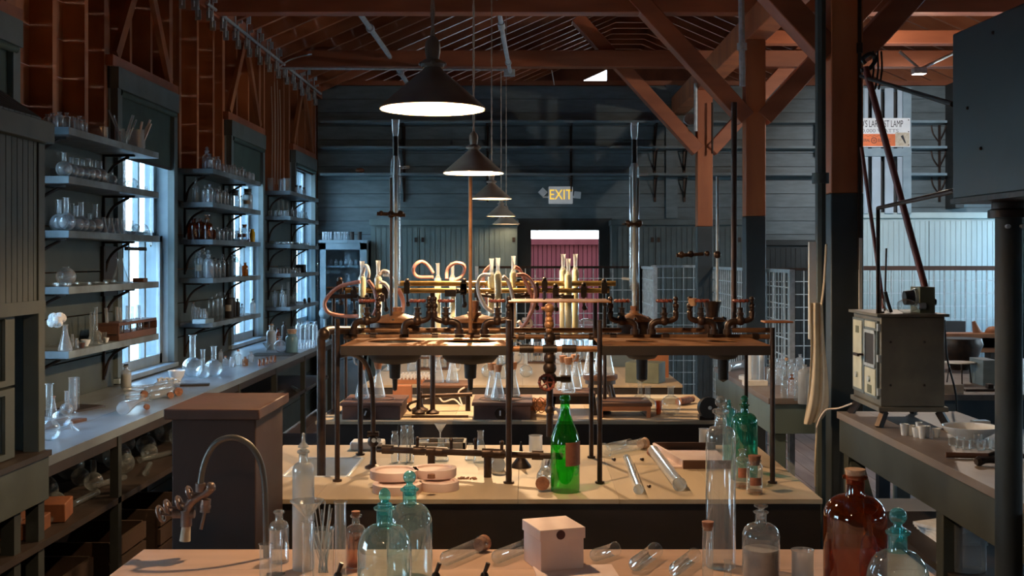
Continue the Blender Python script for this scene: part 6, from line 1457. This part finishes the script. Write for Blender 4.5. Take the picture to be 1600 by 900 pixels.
# small things on the right bench
for k, (px, pb, h, w_) in enumerate(((1413,681,18,14),(1424,681,16,13),(1432,684,16,14),(1441,686,20,14),(1436,676,16,12),(1448,684,18,12),(1463,684,14,14),(1443,668,6,16))):
    on('cup' if k < 7 else 'dish', px, pb, h, w_, WHITE, ('%s white porcelain crucible from the left on the right bench' % ORD[k]) if k < 7 else 'small flat white dish behind the crucibles', group='white crucibles on the right bench')
on('bowl', 1515, 690, 21, 86, WHITE, 'wide shallow enamel basin with blue rim on the right bench')
Yb2 = YT(690,BZ)
for k, (px, pb) in enumerate(((1489,697),(1500,700),(1510,703),(1522,701),(1533,704),(1543,703),(1552,701),(1527,694))):
    on('beaker', px, pb, 15, 14, CLEAR, '%s small glass beaker in the row before the enamel basin' % ORD[k], group='small beakers on the right bench')
boxon('white_card', 1523, 1548, 664, 6, .05, WHITE, 'white card holder behind the enamel basin', 'card')
t = T('tongs', 'long iron tongs with wooden grip lying on the right bench', 'tongs', W(1500,716,YT(716,BZ))+Vector((0,0,.012)))
O('handle', MB().rod((-.05,0,0),(.09,-.02,0), .010, 10), BROWNW, t); O('jaws', MB().tube([(.09,-.02,0),(.14,.01,.004),(.19,-.04,.004),(.24,-.05,.0)], .009, 8, 3), IRON, t)
thing('iron_tool', MB().tube([(0,0,0),(.05,.01,.005),(.12,0,.0)], [.012,.018,.012], 8, 3), IRON, 'rough dark iron tool lying nearer than the tongs', 'tool', W(1525,728,YT(728,BZ))+Vector((0,0,.014)))
t = T('big_glass_jar', 'large glass cylinder jar on the shelf under the right bench', 'jar', (1.54, 4.05, .561))
O('jar', MB().lathe([(0,.002),(.066,0),(.068,.01),(.068,.255),(.072,.26),(.066,.262)], 32), MILKY, t)
for k in range(4): thing('paper_stack', MB().box(-.09,-.12,0,.09,.12,.012), POWD, '%s paper bundle from the bottom under the right bench' % ORD[k], 'papers', (1.66, 4.5, .561+.0125*k), 'paper bundles', rz=.15*k)
# second right bench: bottles
bl = [(1180,598,44,12,FROST,'beaker'),(1172,590,38,10,WHITE,'beaker'),(1190,596,44,10,WHITE,'beaker'),(1205,600,34,14,CLEAR,'bottle'),(1217,602,34,14,MILKY,'bottle'),(1229,606,44,14,CLEAR,'bottle'),
      (1237,612,26,10,AMBERL,'bottle'),(1244,608,36,12,MILKY,'bottle'),(1209,585,32,12,MILKY,'bottle'),(1222,588,34,12,MILKY,'bottle'),(1236,590,30,12,MILKY,'bottle'),(1250,588,34,14,MILKY,'dome'),(1226,622,28,12,CLEAR,'jar'),
      (1238,618,24,10,MILKY,'jar'),(1257,632,60,20,FROST,'dome'),(1245,626,26,9,CLEAR,'bottle')]
for k, (px, pb, h, w_, m, kd) in enumerate(sorted(bl, key=lambda q: q[0])):
    nmc = 'white jar' if m in (WHITE,) else 'glass ' + {'bottle':'bottle','jar':'jar','dome':'round-shouldered bottle','beaker':'cylinder'}[kd]
    on(kd, px, pb, h, w_, m, '%s, %s from the left of the crowd on the second right bench' % (nmc, ORD[k]), group='bottles on the second right bench', stop='pale' if px in (1205,1229) else None)
on('dish', 1172, 594, 6, 36, WHITE, 'white enamel plate on the second right bench'); boxon('white_block', 1162, 1200, 603, 8, .05, POWD, 'white slab in front of the enamel plate', 'slab')
lay('cyl', 1135, 580, 1165, 574, 12, FROST, 'clay pipe lying at the far corner of the second right bench')
# far right machine
t = T('timber_machine', 'orange timber beam machine with grey iron plate behind the oven', 'machine', (W(1475,0,7.9).x, 7.9, BZ)); u = 7.9/F
O('beam', MB().box(0,0,W(0,551,7.9).z-BZ,.42,.15,W(0,521,7.9).z-BZ), ORW, t, bevel=.006)
for xx in (.03,.33): O('support', MB().box(xx,.02,0,xx+.06,.13,W(0,551,7.9).z-BZ), DARKW, t); O('iron_plate', MB().box(-.01,-.02,W(0,543,7.9).z-BZ,.43,0,W(0,528,7.9).z-BZ), PAINT, t)
O('horn', MB().rod((.26,.07,W(0,522,7.9).z-BZ-.01),(.23,.07,W(0,503,7.9).z-BZ), .035, 14, .012).ball((.36,.07,W(0,522,7.9).z-BZ), .05, 16, 10), ORW, t)
thing('plinth', MB().box(-.13,-.02,0,.13,.18,W(0,523,9.9).z), PAINTD, 'dark plinth under the black box behind the timber machine', 'plinth', (W(1491,0,9.9).x, 9.9, 0))
boxon('dark_opening_box', 1474, 1509, 523, 21, .1, DLBL, 'black box with pale rim behind the timber machine', 'box', z=W(0,523,9.9).z)
t = T('black_vessel', 'dark round cast vessel under the timber beam', 'vessel', (W(1500,0,7.3).x, 7.3, BZ)); O('pot', MB().lathe([(0,0),(.05,0),(.11,.08),(.14,.16),(.13,.20),(0,.20)], 24), IRON, t)
t = T('wire_tripod', 'small white-topped wire stand on the far right table', 'stand', (W(1500,0,6.5).x, 6.5, BZ)); O('top', MB().lathe([(0,.115),(.085,.115),(.085,.121),(0,.121)], 20), POWD, t)
for a in (.3, 2.4, 4.5): O('leg', MB().rod((.06*math.cos(a),.06*math.sin(a),.115),(.075*math.cos(a),.075*math.sin(a),0), .004, 6), IRON, t)
boxon('wooden_block', 1475, 1506, 615, 14, .07, TEALL, 'grey-brown wooden block on the far right table front edge', 'block')
thing('flat_iron', MB().box(-.09,-.05,0,.09,.05,.012).box(.04,-.02,.012,.07,.02,.035), IRON, 'flat dark iron tool on the far right table', 'tool', W(1530,610,YT(610,BZ)), bevel=.002)
boxon('steel_device', 1536, 1560, 603, 40, .2, PAINT, 'blue-grey steel device behind the iron column', 'device', z=BZ)
cond('cable drooping right of the oven', [W(1476,500,5.6), W(1480,560,5.6), W(1494,620,5.6), W(1495,690,5.6)], .005, BLACK, 'cable', bands=False, name='cable', sm=4)

for k, (px, pt) in enumerate(((424,135),(429,128),(433,125),(437,140))):
    a_ = W(px, pt, 10.25); thing('hanging_string', MB().tube([(0,0,0),(.01,-.005,-.4),(.004,.0,W(0,288,10.25).z-a_.z)], .004, 5, 3), CORD, '%s of the strings hanging above the far rack beakers' % ORD[k], 'string', a_, 'strings above the far rack')
